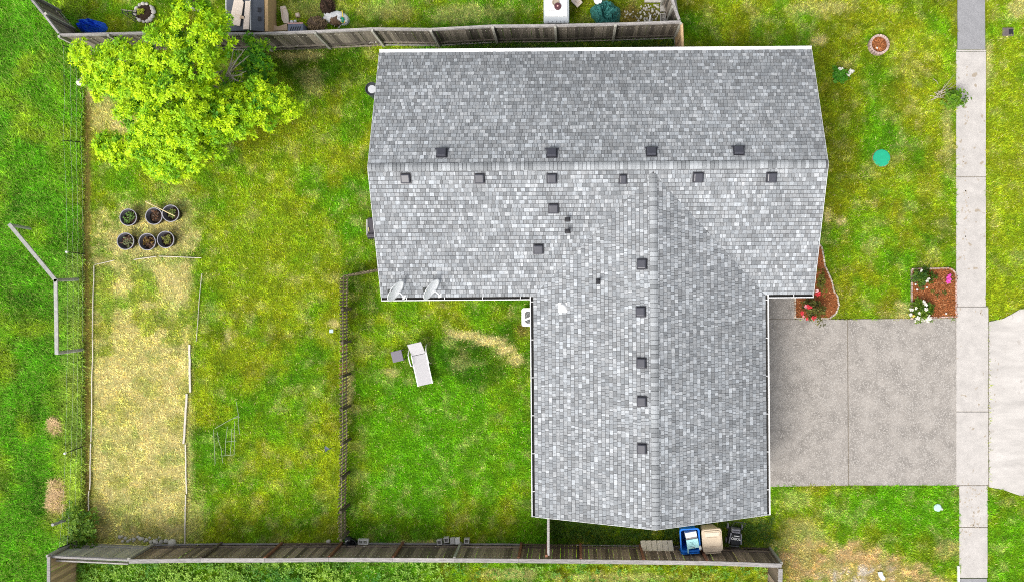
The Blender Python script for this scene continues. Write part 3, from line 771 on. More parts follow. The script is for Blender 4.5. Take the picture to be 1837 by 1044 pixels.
# ------------------------------------------------------------------ wire fence and timber rails by the meadow
STEEL = mat('dark_steel', (0.035, 0.04, 0.038), 0.6, 0.2, 10, metal=0.3)
WIRE = mat('galvanised_wire', (0.60, 0.62, 0.60), 0.6, 0.1, 10)
OLDW = mat('silver_timber', (0.33, 0.33, 0.31), 0.95, 0.3, 6, (1, 1, 1), 0.4, 40, rand=0.1)
oW = P(150, 255); wf = thing('wire_fence', 'sagging wire mesh fence on dark steel posts along the meadow', 'fence', oW)
tp = [(150, 92, 112, 82), (150, 256, 112, 252), (152, 456, 119, 452), (150, 800, 116, 813), (148, 966, 104, 983)]
tops_ = []
for i, (bx, by, tx, ty) in enumerate(tp):
    a = P(bx, by); k = 1.12 if i != 2 else 1.0
    t = P(tx, ty, k)
    po = MB().tube([a - oW, t - oW], 0.018, 6).build('steel_post', STEEL, wf)
    if i in (2, 3): MB().lathe([(0.04, -0.07), (0.045, 0.0), (0.03, 0.03)], t - oW, 10).build('post_cap', WHITEP, po)
    tops_.append((a, t))
for f_ in (0.12, 0.38, 0.65, 0.95):
    b = MB()
    for i in range(len(tops_) - 1):
        p0 = tops_[i][0].lerp(tops_[i][1], f_) - oW; p1 = tops_[i + 1][0].lerp(tops_[i + 1][1], f_) - oW
        n = 8; b.tube([p0.lerp(p1, k / n) + Vector((rnd.uniform(-.02, .02), 0, -0.05 * math.sin(math.pi * k / n) + rnd.uniform(-.01, .01))) for k in range(n + 1)], 0.0017, 3)
    b.build('wire', WIRE, wf)
oT = P(140, 501); tr = thing('timber_rails', 'silvered timber post-and-rail frame with a skewed rail standing in the meadow', 'fence', oT)
posts_ = [((58, 411), (20, 404)), ((141, 501), (102, 503)), ((148, 627), (104, 633))]
pt = []
for (b0, t0) in posts_:
    a, t = P(*b0), P(*t0, 1.24); pt.append((a, t))
    MB().tube([a - oT, t - oT + Vector((0, 0, 0.03))], 0.062, 6).build('post', OLDW, tr)
for i in (0, 1):
    a, b = pt[i][1] - oT, pt[i + 1][1] - oT
    d = (b - a).normalized(); M = d.to_track_quat('X', 'Z').to_matrix()
    MB().box((a + b) / 2 + Vector((0, 0, 0.06)), ((b - a).length + 0.1, 0.14, 0.05), M=M).build('rail', OLDW, tr, bevel=0.006)
for k, (bx, by, tx, ty, lb) in enumerate(((132, 927, 94, 941, 'lone silvered timber post leaning by the straw pile in the meadow'), (152, 141, 141, 150, 'squat pale timber post at the meadow edge beside the tree'))):
    a = P(bx, by); t = P(tx, ty, 1.15 if k == 0 else 0.35)
    o = MB().tube([(0, 0, 0), t - a], 0.06 if k == 0 else 0.11, 6).build('timber_post', OLDW if k == 0 else BLOCK, loc=a); tag(o, lb, 'post')

# ------------------------------------------------------------------ tree
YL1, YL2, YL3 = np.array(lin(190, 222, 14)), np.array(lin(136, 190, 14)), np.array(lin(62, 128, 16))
tb = P(398, 175); tree = thing('leafy_tree', 'wide yellow-green leafy tree in front of the long fence', 'tree', tb)
lobes = [(348, 62, 66, 3.9, 0.9), (395, 66, 46, 3.6, 0.8), (305, 105, 60, 4.0, 0.9), (355, 120, 48, 4.0, 0.8), (150, 95, 18, 2.6, 0.4), (178, 114, 36, 3.0, 0.6), (225, 110, 38, 3.4, 0.7), (262, 126, 48, 3.6, 0.8),
         (225, 140, 45, 3.4, 0.8), (195, 165, 28, 2.8, 0.5), (175, 150, 20, 2.7, 0.4), (270, 170, 55, 3.9, 0.9), (325, 175, 55, 4.0, 0.9), (250, 205, 40, 3.4, 0.7), (300, 225, 52, 3.6, 0.9), (350, 225, 45, 3.4, 0.8),
         (285, 268, 42, 2.8, 0.7), (232, 268, 38, 2.4, 0.5), (202, 264, 26, 2.3, 0.4), (312, 285, 42, 2.6, 0.6), (284, 300, 26, 2.2, 0.4), (340, 262, 50, 2.9, 0.7), (375, 200, 44, 3.3, 0.8), (415, 205, 50, 3.0, 0.7),
         (455, 195, 50, 2.7, 0.6), (490, 187, 40, 2.4, 0.5), (516, 200, 26, 2.2, 0.4), (470, 168, 36, 2.5, 0.5), (455, 105, 42, 1.8, 0.6), (442, 132, 36, 1.6, 0.5), (464, 125, 32, 1.6, 0.5), (385, 140, 22, 3.3, 0.5), (405, 178, 38, 2.6, 0.5), (430, 222, 36, 2.6, 0.5), (372, 252, 42, 2.7, 0.6), (390, 235, 40, 2.6, 0.5)]
cen, out, cols = [], [], []
for (cx, cy, r_, z, rz_) in lobes:
    c = P(cx, cy, z); rr = max(r_ * .92 - 6, 9) * (CAM_H - z) / FPX
    nc = int(8 + 36 * rr * rr)
    d = rng.normal(size=(nc, 3)); d /= np.linalg.norm(d, axis=1, keepdims=True); d[:, 2] = np.where(d[:, 2] < -0.2, -d[:, 2], d[:, 2])
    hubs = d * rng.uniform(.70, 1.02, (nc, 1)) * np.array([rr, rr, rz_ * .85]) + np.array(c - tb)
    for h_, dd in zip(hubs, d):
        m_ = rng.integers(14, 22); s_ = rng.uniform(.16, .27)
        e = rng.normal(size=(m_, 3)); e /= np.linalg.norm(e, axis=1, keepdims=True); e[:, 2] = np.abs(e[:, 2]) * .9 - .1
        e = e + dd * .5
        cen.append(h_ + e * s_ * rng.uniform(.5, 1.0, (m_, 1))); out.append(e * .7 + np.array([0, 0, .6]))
        t = np.clip(rng.normal(.26 if z > 2 else .8, .26) + rng.normal(0, .16, m_), 0, 1)  # low right-hand lobes get darker leaf colours standing in for their shade
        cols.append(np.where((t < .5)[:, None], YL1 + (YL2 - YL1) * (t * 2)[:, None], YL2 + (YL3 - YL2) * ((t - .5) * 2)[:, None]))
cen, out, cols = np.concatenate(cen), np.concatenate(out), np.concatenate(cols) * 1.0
gapx, gapy = plan((cen[:, 0] + tb.x) * CAM_H / (CAM_H - cen[:, 2]), (cen[:, 1] + tb.y) * CAM_H / (CAM_H - cen[:, 2]))
g1 = np.hypot((gapx - 424) / 17, (gapy - 112) / 34) < 1; g2 = np.hypot((gapx - 392) / 14, (gapy - 152) / 13) < 1
keep = ~(g1 | g2) | (rng.random(len(cen)) < 0.08)
leaves('crown', cen[keep], out[keep], cols[keep], LEAF, tree, n=8, length=0.12, width=0.021, up=0.5)
tk = MB()
tk.tube([(0, 0, -0.05), (-0.03, 0.02, 0.5), (-0.08, 0.06, 1.1), (-0.15, 0.1, 1.6)], [0.19, 0.16, 0.15, 0.13], 9)
tk.build('trunk', BARK, tree, True)
fork = Vector((-0.15, 0.1, 1.6))
for (cx, cy, r_, z, rz_) in lobes[::2]:
    e = P(cx, cy, z - 0.15) - tb; m1 = fork.lerp(e, 0.35) + Vector((rnd.uniform(-.12, .12), rnd.uniform(-.12, .12), 0.25)); m2 = fork.lerp(e, 0.7) + Vector((rnd.uniform(-.1, .1), rnd.uniform(-.1, .1), 0.15))
    MB().tube([fork, m1, m2, e], [0.07, 0.05, 0.032, 0.012], 6).build('limb', BARK, tree, True)
DEADW = mat('dead_twig', (0.40, 0.35, 0.29), 0.9, 0.2, 10)
hub_ = P(398, 150, 2.5) - tb
for (ex, ey, z) in ((440, 88, 2.9), (432, 100, 2.9), (420, 84, 3.0), (447, 100, 2.6), (445, 150, 2.7), (428, 147, 2.8), (436, 135, 2.9), (410, 125, 3.1), (418, 150, 2.7), (380, 112, 3.2), (442, 128, 2.7), (405, 160, 2.6)):
    e = P(ex, ey, z) - tb; s0 = hub_.lerp(P(412, 128, 2.9) - tb, rnd.random())
    m1 = s0.lerp(e, 0.5) + Vector((rnd.uniform(-.08, .08), rnd.uniform(-.08, .08), 0.06))
    b = MB().tube([s0, m1, e], [0.030, 0.020, 0.007], 5)
    for k in range(4):
        q = m1.lerp(e, k / 4); b.tube([q, q + Vector((rnd.uniform(-.2, .2), rnd.uniform(-.2, .2), rnd.uniform(0, .15)))], [0.008, 0.003], 4)
    b.build('dead_branch', DEADW, tree)

# ------------------------------------------------------------------ shrubs, flowers
def shrub(name, label, cat, px, py, rpx, h, c0, c1, n, leaf=0.09, lw=0.02, group=None, flowers=None, stems=5, ry=None, lean=0.5):
    b0 = P(px, py); t = thing(name, label, cat, b0, 0, group); rr = rpx * U; ryy = (ry or rpx) * U
    d = rng.normal(size=(n, 3)); d /= np.linalg.norm(d, axis=1, keepdims=True); d[:, 2] = np.abs(d[:, 2]) - 0.15
    lump = 1 + 0.8 * (vnoise(d[:, 0] * 3 + px, d[:, 1] * 2.5 + py, 23) - 0.5)[:, None] * 2
    q = d * (rng.uniform(0.25, 1.0, (n, 1)) ** 0.5) * lump * np.array([rr, ryy, h * 0.5]) + np.array([0, 0, h * 0.5])
    q[:, 2] = np.maximum(q[:, 2], 0.03)
    k = rng.random((n, 1)); cc = (np.array(c0) * (1 - k) + np.array(c1) * k) * 0.75
    leaves('foliage', q, d * lean + np.array([0, 0, 0.7]), cc, LEAF, t, n=7, length=leaf, width=lw, up=0.4)
    s = MB()
    for k in range(stems):
        a = rng.uniform(0, 6.28); e = Vector((math.cos(a) * rr * 0.6, math.sin(a) * ryy * 0.6, h * 0.7)); s.tube([(0, 0, 0), e * 0.5 + Vector((0, 0, 0.05)), e], [0.014, 0.01, 0.004], 5)
    s.build('stem', BARK, t)
    for (fx, fy, fz, fc, fr) in flowers or ():
        e = P(fx, fy, fz) - b0
        m_ = np.array([[e.x, e.y, e.z]] * 3) + rng.normal(0, fr * 0.25, (3, 3)) * np.array([1, 1, 0.3])
        leaves('flower', m_, np.array([[0, 0, 1.0]] * 3), np.array([fc] * 3), PETAL, t, n=6, length=fr, width=fr * 0.33, up=0.2, jit=0.15)
    return t
WH, PK, RD, YW = (0.82, 0.80, 0.72), (0.80, 0.10, 0.50), (0.72, 0.05, 0.07), (0.75, 0.62, 0.10)
shrub('shrub', 'dark leafy shrub at the corner of the dry bed and the bottom fence', 'shrub', 160, 942, 32, 0.9, lin(70, 120, 14), lin(128, 165, 40), 420, 0.085, 0.028, ry=36)
shrub('shrub', 'dark green shrub at the upper left corner of the square mulch bed', 'shrub', 1649, 497, 17, 0.35, lin(40, 84, 12), lin(96, 130, 24), 220, 0.09, 0.02, flowers=[(1653, 486, 0.4, WH, .05), (1663, 504, 0.3, WH, .06), (1666, 500, .3, WH, .05)])
shrub('shrub', 'leafy shrub with many white flowers at the lower left corner of the square mulch bed', 'shrub', 1650, 556, 20, 0.4, lin(60, 100, 14), lin(120, 150, 30), 300, 0.085, 0.022,
      flowers=[(1658, 541, .45, WH, .07), (1660, 546, .45, WH, .08), (1662, 555, .4, WH, .08), (1635, 555, .45, WH, .07), (1646, 571, .35, WH, .09), (1655, 573, .3, WH, .09), (1663, 572, .3, WH, .11), (1668, 570, .3, WH, .09), (1649, 562, .5, WH, .06), (1633, 565, .4, WH, .07), (1639, 567, .4, YW, .06), (1642, 575, .25, WH, .06), (1664, 576, .2, WH, .07), (1644, 553, .5, WH, .05)])
shrub('pink_flower', 'small plant with bright magenta flowers in the square mulch bed', 'flower', 1703, 501, 5, 0.15, lin(60, 100, 20), lin(90, 120, 30), 14, 0.05, 0.015, flowers=[(1702, 497, .2, PK, .09), (1703, 501, .2, PK, .10), (1703, 505, .2, PK, .10), (1705, 495, .2, PK, .07)], stems=2)
shrub('rose_bush', 'sprawling rose bush with red blooms at the house corner by the driveway', 'shrub', 1453, 557, 20, 0.75, lin(62, 70, 22), lin(120, 118, 44), 200, 0.085, 0.02, ry=22,
      flowers=[(1449, 551, .8, RD, .10), (1446, 550, .8, (0.8, .3, .36), .07), (1440, 562, .7, RD, .08), (1454, 552, .75, RD, .07), (1448, 572, .6, RD, .06), (1460, 571, .6, RD, .08), (1441, 568, .6, (0.8, .3, .36), .06)], stems=9)
shrub('rose_bush', 'thin green bush with a pink bloom beside the roof edge in the curved mulch bed', 'shrub', 1470, 505, 9, 0.5, lin(84, 92, 20), lin(126, 124, 34), 70, 0.08, 0.018, ry=20, flowers=[(1467, 528, .5, RD, .11), (1466, 523, .5, (0.85, .5, .5), .08)], stems=5)
shrub('flowering_plant', 'low bright green plant with cream flowers on the front lawn near the roof edge', 'plant', 1506, 136, 13, 0.3, lin(60, 140, 16), lin(96, 160, 30), 150, 0.09, 0.024, flowers=[(1507, 124, .3, WH, .07), (1511, 124, .3, WH, .05), (1527, 129, .25, WH, .10), (1522, 134, .25, WH, .08)])
shrub('shrub', 'leafy green sapling overhanging the sidewalk with bare twigs beside it', 'shrub', 1704, 182, 21, 0.7, lin(84, 138, 20), lin(126, 166, 30), 170, 0.085, 0.026, ry=17, stems=6)
tw = P(1692, 165); two = thing('twig_bundle', 'bundle of bare pale twigs lying on the lawn beside the sidewalk', 'twigs', tw)
for (a, b) in (((1680, 172), (1711, 135)), ((1684, 170), (1708, 150)), ((1676, 176), (1714, 152)), ((1678, 170), (1712, 158)), ((1682, 164), (1704, 174)), ((1668, 172), (1700, 178)), ((1674, 142), (1683, 152)), ((1686, 176), (1696, 150)), ((1670, 180), (1706, 166)), ((1690, 172), (1714, 162)), ((1676, 166), (1694, 176))):
    q0, q1 = P(*a, 0.12) - tw, P(*b, 0.2) - tw; md = q0.lerp(q1, .5) + Vector((rnd.uniform(-.05, .05), rnd.uniform(-.05, .05), .06))
    MB().tube([q0, md, q1], [0.014, 0.011, 0.005], 5).build('twig', DEADW, two)

# ------------------------------------------------------------------ mulch beds with edging bricks
MULCH = mat('mulch', (0.215, 0.076, 0.028), 1.0, 0.35, 22, bump=0.8, bscale=45, spec=0.05)
CHIP = mat('mulch_chip', rough=1.0, attr=True, var=0.2, spec=0.05)
BRICKM = mat('edging_brick', (0.46, 0.40, 0.33), 0.95, 0.2, 15, rand=0.28, bump=0.3, bscale=60)
BRICKP = mat('edging_brick_pink', (0.44, 0.32, 0.28), 0.95, 0.2, 15, rand=0.25, bump=0.3, bscale=60)
def inside(poly, x, y):
    r_ = np.zeros(len(x), bool); j = len(poly) - 1
    for i in range(len(poly)):
        xi, yi = poly[i]; xj, yj = poly[j]
        r_ ^= ((yi > y) != (yj > y)) & (x < (xj - xi) * (y - yi) / (yj - yi + 1e-9) + xi); j = i
    return r_
def mulch_bed(name, label, poly, edge, nchip, m_=BRICKM, h=0.05, size=(0.15, 0.065, 0.10), open_=True):
    c = P(sum(a for a, b in poly) / len(poly), sum(b for a, b in poly) / len(poly)); t = thing(name, label, 'flower bed', c)
    pts = [(P(a, b) - c).xy for a, b in poly]; MB().prism([tuple(q) for q in pts], -0.04, h).build('mulch', MULCH, t)
    xs = [q[0] for q in pts]; ys = [q[1] for q in pts]
    x = rng.uniform(min(xs), max(xs), nchip * 2); y = rng.uniform(min(ys), max(ys), nchip * 2); k = inside([tuple(q) for q in pts], x, y)
    x, y = x[k], y[k]; n = len(x)
    cc = np.array([(0.27, 0.096, 0.036)]) * rng.uniform(0.45, 1.6, (n, 1)) + np.array([(0.14, 0.11, 0.06)]) * (rng.random((n, 1)) < 0.12)
    tag(leaves('wood_chips', np.stack([x, y, np.full(n, h + 0.012)], 1), np.tile([0, 0, 1.0], (n, 1)), cc, CHIP, t, n=2, length=0.085, width=0.014, up=0.12), kind='stuff')
    bme = MB().box((0, 0, size[2] / 2), size).mesh('brick'); bme.materials.append(m_)
    ep = [P(a, b) - c for a, b in edge]
    acc = 0.0; step = size[0] + 0.012
    for i in range(len(ep) - 1):
        a, b = ep[i], ep[i + 1]; d = (b - a); L = d.length; d.normalize(); pos = acc
        while pos < L:
            q = a + d * pos; o = link('brick', bme, None, t, (q.x, q.y, -0.03 + rnd.uniform(-.008, .008)), math.atan2(d.y, d.x) + rnd.uniform(-.06, .06))
            md = o.modifiers.new('bevel', 'BEVEL'); md.width = 0.01; md.segments = 1
            pos += step
        acc = pos - L
    return t
sq = [(1636, 484), (1702, 482), (1710, 486), (1714.3, 496), (1714.3, 568), (1636, 569)]
mulch_bed('flower_bed', 'square red-brown mulch bed edged with small bricks at the driveway and sidewalk corner', sq, [(1635, 569), (1635, 483), (1700, 481), (1708, 484), (1713, 490), (1714, 498), (1714, 568), (1636, 570)], 700, BRICKP)
cv = [(1425, 528), (1425, 570), (1487, 570), (1498, 561), (1503, 548), (1501, 532), (1494, 522), (1491, 506), (1486, 494), (1478, 476), (1474, 450), (1462, 430), (1440, 430)]
mulch_bed('flower_bed', 'curved mulch bed with brick edging along the house front', cv, [(1426, 530), (1426, 570), (1440, 571), (1487, 571), (1499, 562), (1504, 548), (1502, 532), (1495, 522), (1492, 506), (1487, 494), (1479, 476), (1477, 462), (1474, 446), (1464, 430)], 650, BRICKM)
# scattered small plants in the square bed
for k, (x, y, c0, lb) in enumerate(((1693, 524, lin(92, 92, 20), 'larger dull green seedling in the square mulch bed'), (1679, 528, lin(70, 74, 24), 'small dull green seedling in the middle of the square mulch bed'), (1672, 522, lin(150, 140, 60), 'small pale yellow seedling in the middle of the square mulch bed'))):
    shrub('seedling', lb, 'plant', x, y, 3 + (k == 0), 0.10, c0, lin(110, 110, 40), 12, 0.06, 0.02, stems=2)
PEBB = mat('white_pebble', (0.62, 0.60, 0.56), 0.8, 0.15, 20)
for (x, y, lb) in ((1645, 519.5, 'larger white pebble near the left edge of the square mulch bed'), (1642, 510, 'small white pebble below the dark shrub in the square mulch bed'), (1662.5, 515.5, 'lilac-white pebble right of the larger pebble in the square mulch bed'), (1697, 562, 'white pebble near the driveway edge of the square mulch bed')):
    tag(MB().blob((0, 0, 0.02), (0.045, 0.04, 0.03), int(x), 0.2, 10, 6).build('pebble', PEBB, None, True, loc=P(x, y, 0.05)), lb, 'pebble')

# round brick planter
c = P(1574, 83); t = thing('brick_planter', 'round brick ring planter filled with red-brown mulch on the front lawn', 'planter', c)
nb = 22
for k in range(nb):
    a = 2 * math.pi * k / nb; rr = 0.345
    bm = MB(); wd = 2 * math.pi * rr / nb - 0.012
    bm.box((0, 0, 0.11), (wd, 0.085, 0.22)); bm.build('brick', BRICKP, t, loc=(rr * math.cos(a), rr * math.sin(a), 0), rz=a + math.pi / 2)
MB().lathe([(0.31, 0.0), (0.31, 0.13), (0.0, 0.15)], (0, 0, 0), 24).build('mulch', MULCH, t)
n = 130; a = rng.uniform(0, 6.28, n); r_ = np.sqrt(rng.random(n)) * 0.28
leaves('wood_chips', np.stack([r_ * np.cos(a), r_ * np.sin(a), np.full(n, 0.16)], 1), np.tile([0, 0, 1.0], (n, 1)), np.array([(0.34, 0.13, 0.05)]) * rng.uniform(.5, 1.7, (n, 1)), CHIP, t, n=2, length=0.08, width=0.013, up=0.15)
MB().blob((-0.08, -0.13, 0.17), (0.04, 0.04, 0.03), 3, 0.2, 8, 6).build('white_stone', PEBB, t, True)

# lids on the lawn
GREENL = mat('green_plastic', (0.015, 0.36, 0.20), 0.5, 0.08, 5)
t = thing('septic_lid', 'round green plastic access lid set in the front lawn', 'lid', P(1581, 284))
MB().lathe([(0.335, -0.05), (0.335, 0.035), (0.315, 0.05), (0.20, 0.06), (0.0, 0.064)], (0, 0, 0), 32).build('cover', GREENL, t)
for k in range(6):
    a = k * math.pi / 3; MB().lathe([(0.018, 0.05), (0.018, 0.062), (0.0, 0.064)], (0.29 * math.cos(a), 0.29 * math.sin(a), 0), 8).build('bolt', GREENL, t)
MB().lathe([(0.36, -0.05), (0.36, 0.012), (0.338, 0.012)], (0, 0, 0), 32, hole=True).build('rim', mat('dirt_ring', lin(170, 150, 110, .7), 1.0, .2, 20), t)
t = thing('meter_box', 'small dark rectangular meter lid in the grass verge', 'lid', P(1808, 58))
MB().box((0, 0, 0.0), (0.44, 0.34, 0.06)).build('lid', mat('meter_lid', (0.12, 0.10, 0.10), .8, .3, 12), t, bevel=0.03)
MB().box((0.10, 0.0, 0.034), (0.16, 0.2, 0.012)).build('reader_cover', BLACKP, t)
t = thing('valve_cap', 'small pale round cap in the front lawn below the driveway', 'cap', P(1683, 910))
MB().lathe([(0.15, -0.04), (0.15, 0.03), (0.12, 0.05), (0.0, 0.055)], (-0.03, 0, 0), 18).build('cap', mat('aqua_plastic', (0.42, 0.62, 0.58), .5, .1, 8), t)
MB().blob((0.13, -0.05, 0.0), (0.07, 0.06, 0.04), 5, .3, 9, 6).build('stone_collar', PEBB, t, True)
t = thing('lid_fragment', 'pale blue-grey plastic piece on the straw patch near the bottom edge', 'debris', P(1581, 1031))
MB().prism([(-0.16, 0.13), (0.02, 0.15), (0.05, 0.04), (0.15, -0.1), (0.12, -0.2), (0.0, -0.19), (-0.12, -0.02)], 0.02, 0.05).build('sheet', mat('pale_plastic', (0.55, 0.62, 0.62), .5, .1, 8), t, bevel=0.01)
t = thing('edging_strip', 'white strip standing beside the sidewalk at the bottom edge', 'edging', P(1718, 1030))
MB().box((0, -0.2, 0.04), (0.06, 1.1, 0.10)).build('strip', WHITE, t)

# ------------------------------------------------------------------ pots
SOIL = mat('potting_soil', (0.045, 0.030, 0.022), 1.0, 0.5, 18, bump=0.8, bscale=40, spec=0.05)
POTM = mat('grey_nursery_pot', (0.30, 0.29, 0.32), 0.55, 0.15, 8)
POTD = mat('dark_nursery_pot', (.045, .043, .052), .6, .15, 8)
pots = [(230, 390, 'soil and one green sprout', lin(110, 150, 60), 'nursery pot standing alone at the upper left, half bare soil'),
        (276, 388, 'bare', None, 'nursery pot with bare twiggy soil under the wooden stake'),
        (306, 383, 'leafy', lin(140, 160, 70), 'nursery pot with pale leaves crossed by the wooden stake end'),
        (225, 433, 'sprouts', lin(150, 160, 110), 'nursery pot at the lower left full of small pale sprouts'),
        (264, 434, 'rust', lin(140, 110, 40), 'nursery pot in the lower row with rust-brown leaf litter'),
        (297, 430, 'leafy', lin(150, 155, 70), 'nursery pot at the lower right with one yellowish plant')]
for i, (px, py, kind, c0, lb) in enumerate(pots):
    z = 0.40; c = P(px, py, z); c.z = 0
    t = thing('plant_pot', 'large grey ' + lb, 'plant pot', c, 0, 'six grey plant pots beside the dry bed')
    MB().lathe([(0.24, 0.0), (0.30, z - 0.03), (0.325, z - 0.03), (0.325, z), (0.305, z), (0.285, 0.20), (0.27, 0.19)], (0, 0, 0), 28).build('pot', POTD, t, True)
    MB().lathe([(0.326, z - .035), (0.334, z - .02), (0.334, z + .004), (0.318, z + .008), (0.303, z + .004), (0.303, z - .015)], (0, 0, 0), 28, hole=True).build('rim', POTM, t, True)
    MB().blob((0.01, -0.01, 0.17), (0.27, 0.27, 0.10), i, 0.15, 18, 8, zmin=0.1).build('soil', SOIL, t, True)
    n = {'bare': 10}.get(kind, 34)
    a = rng.uniform(0, 6.28, n); r_ = rng.random(n) * (0.15 if kind == 'leafy' else 0.22)
    cc = np.array(c0 if c0 else lin(120, 84, 56)) * rng.uniform(0.5, 1.3, (n, 1)) * 0.7
    if kind in ('sprouts', 'rust'): cc[::3] = np.array(lin(120, 90, 70)) * 0.8
    q = np.stack([r_ * np.cos(a), r_ * np.sin(a), rng.uniform(0.26, 0.34, n)], 1)
    leaves('plant', q, np.tile([0, 0, 1.0], (n, 1)) + rng.normal(0, .3, (n, 3)), cc, LEAF, t, n=4, length=0.085, width=0.02, up=0.3)
    s = MB()
    for k in range(5):
        e = Vector((rnd.uniform(-.16, .16), rnd.uniform(-.16, .16), 0.30)); s.tube([(0, 0, 0.22), e], [0.008, 0.004], 5)
    s.build('stem', DEADW, t)
STAKE = mat('yellow_wood', (0.66, 0.54, 0.28), 0.8, 0.12, 12)
sk = P(261, 362, .3); o = MB().tube([(0, 0, 0), (P(314, 388, 0.47) - sk)], 0.018, 8).build('wooden_stake', STAKE, loc=sk); tag(o, 'long thin wooden stake lying across two plant pots', 'stake')

# ------------------------------------------------------------------ bed edging strips
EDGE = mat('edging_white', (0.54, 0.50, 0.43), 0.7, 0.15, 6, rand=0.08)
strips = [((169, 477), (166, 606), .022, 'thin pale edging strip at the upper left of the dry bed'), ((166.5, 608), (163.5, 792), .022, 'long thin pale edging strip along the left middle of the dry bed'),
          ((162.5, 795), (161.5, 877), .03, 'pale edging strip at the lower left of the dry bed'), ((159.5, 880), (158.5, 915), .022, 'short edging strip on the left of the dry bed above the shrub'),
          ((339.5, 618), (341.5, 703), .065, 'wide white board on the right edge of the dry bed, the upper one'), ((335.5, 706), (329.5, 795), .065, 'wide white board on the right edge of the dry bed, the lower one'),
          ((333, 797), (334.5, 885), .035, 'thin edging strip below the wide boards on the right of the dry bed'), ((333, 887), (331.8, 974), .035, 'thin edging strip on the right of the dry bed touching the bottom fence'),
          ((171, 475), (206, 467), .016, 'short bent edging strip at the upper left corner of the dry bed'), ((240, 466), (280, 460.5), .024, 'pale edging strip along the top of the dry bed, left of its neighbour'),
          ((286, 460), (361, 463), .022, 'pale edging strip along the top of the dry bed, right of its neighbour'), ((362, 491), (352, 612), .012, 'thin pale string stretched along the upper right of the dry bed')]
for (a, b, wd, lb) in strips:
    p0, p1 = P(*a, .05), P(*b, .05); d = p1 - p0; n = 6; pts = [Vector((0, 0, 0)).lerp(d, k / n) + Vector((rnd.uniform(-1, 1) * .012, 0, rnd.uniform(-.006, .006))) for k in range(n + 1)]
    mb = MB()
    for k in range(n):
        q, e = pts[k], pts[k + 1]; s = e - q; mb.box((q + e) / 2, (s.length + .01, wd * 1.15, .045), math.atan2(s.y, s.x))
    tag(mb.build('edging_strip', EDGE, loc=p0), lb, 'edging')

# ------------------------------------------------------------------ stones, blocks by the bottom fence
STONE = mat('field_stone', (0.46, 0.44, 0.38), 0.95, 0.25, 10, rand=0.22, bump=0.4, bscale=40)
for k in range(26):
    x = 214 + k * 4.1 + rnd.uniform(-2, 2); y = 966 + rnd.uniform(-5, 6); s = rnd.uniform(.05, .085)
    if k in (16, 19, 23): s = .11; y = 971
    if k == 25: x, y, s = 311, 972, .17
    o = MB().blob((0, 0, s * .35), (s, s * rnd.uniform(.75, 1), s * .7), k * 7, .28, 10, 7, rz=rnd.random() * 3).build('stone', STONE, None, True, loc=P(x, y))
    tag(o, 'largest pale stone at the right end of the stone row' if k == 25 else 'pale rounded stone in the row at the foot of the bottom fence', 'stone', 'stones along the bottom fence')
def block(name, label, px, py, L, W, H, rz, holes, z=0.0, m_=BLOCK):
    """hollow block, holes showing on top"""
    c = P(px, py, z + H); c.z = z; b = MB(); t_ = 0.032
    b.box((0, W / 2 - t_ / 2, H / 2), (L, t_, H)); b.box((0, -W / 2 + t_ / 2, H / 2), (L, t_, H))
    for k in range(holes + 1):
        x = -L / 2 + t_ / 2 + k * (L - t_) / holes; b.box((x, 0, H / 2 - .0015), (t_, W - 2 * t_ - .001, H - .003))
    b.box((0, 0, 0.02), (L - 2 * t_, W - 2 * t_, 0.03))
    return tag(b.build(name, m_, loc=c, rz=rz), label, 'concrete block')
WBLK = mat('pale_block', (0.72, 0.70, 0.65), 0.95, .12, 12, bump=.3, bscale=100)
block('concrete_block', 'pale two-hole concrete block beside the black pot at the bottom fence', 651, 972, .40, .19, .19, R(-2), 2, m_=WBLK)
block('concrete_block', 'leftmost one-hole concrete block of the row at the bottom fence', 788, 972.5, .20, .19, .19, R(8), 1)
block('concrete_block', 'second one-hole concrete block from the left of the row at the bottom fence', 800.5, 968.5, .20, .19, .19, R(6), 1)
block('concrete_block', 'rightmost one-hole concrete block standing apart in the row at the bottom fence', 837, 970.5, .20, .19, .19, R(-2), 1)
for (x, lb) in ((811.5, 'darker solid concrete block in the middle of the row at the bottom fence'), (820.5, 'lighter solid concrete block right of the middle of the row at the bottom fence')):
    c = P(x, 970.5, .19); c.z = 0; tag(MB().box((0, 0, .095), (.175, .24, .19)).build('concrete_block', BLOCK if x < 815 else WBLK, loc=c, rz=R(4), bevel=.012), lb, 'concrete block')
c = P(629, 973, .35); c.z = 0; t = thing('black_pot', 'black plastic pot with grey junk on it at the end of the picket fence', 'pot', c)
MB().lathe([(.13, 0), (.18, .36), (.195, .36), (.195, .40), (.17, .40), (.14, .12)], (0.03, -0.05, 0), 20).build('pot', BLACKP, t, True)
MB().lathe([(.11, 0), (.15, .20), (.12, .26), (0.0, .27)], (-.14, .05, 0), 16).build('bag', BLACKP, t, True)
MB().tube([(-.22, .02, .30), (-.04, .10, .34)], .03, 8).build('bottle', mat('grey_plastic', (.40, .40, .38), .5, .1, 8), t, True)
tag(MB().blob((0, 0, .05), (.09, .08, .07), 9, .25, 10, 7).build('stone', STONE, None, True, loc=P(590, 970)), 'single pale stone left of the black pot at the bottom fence', 'stone')

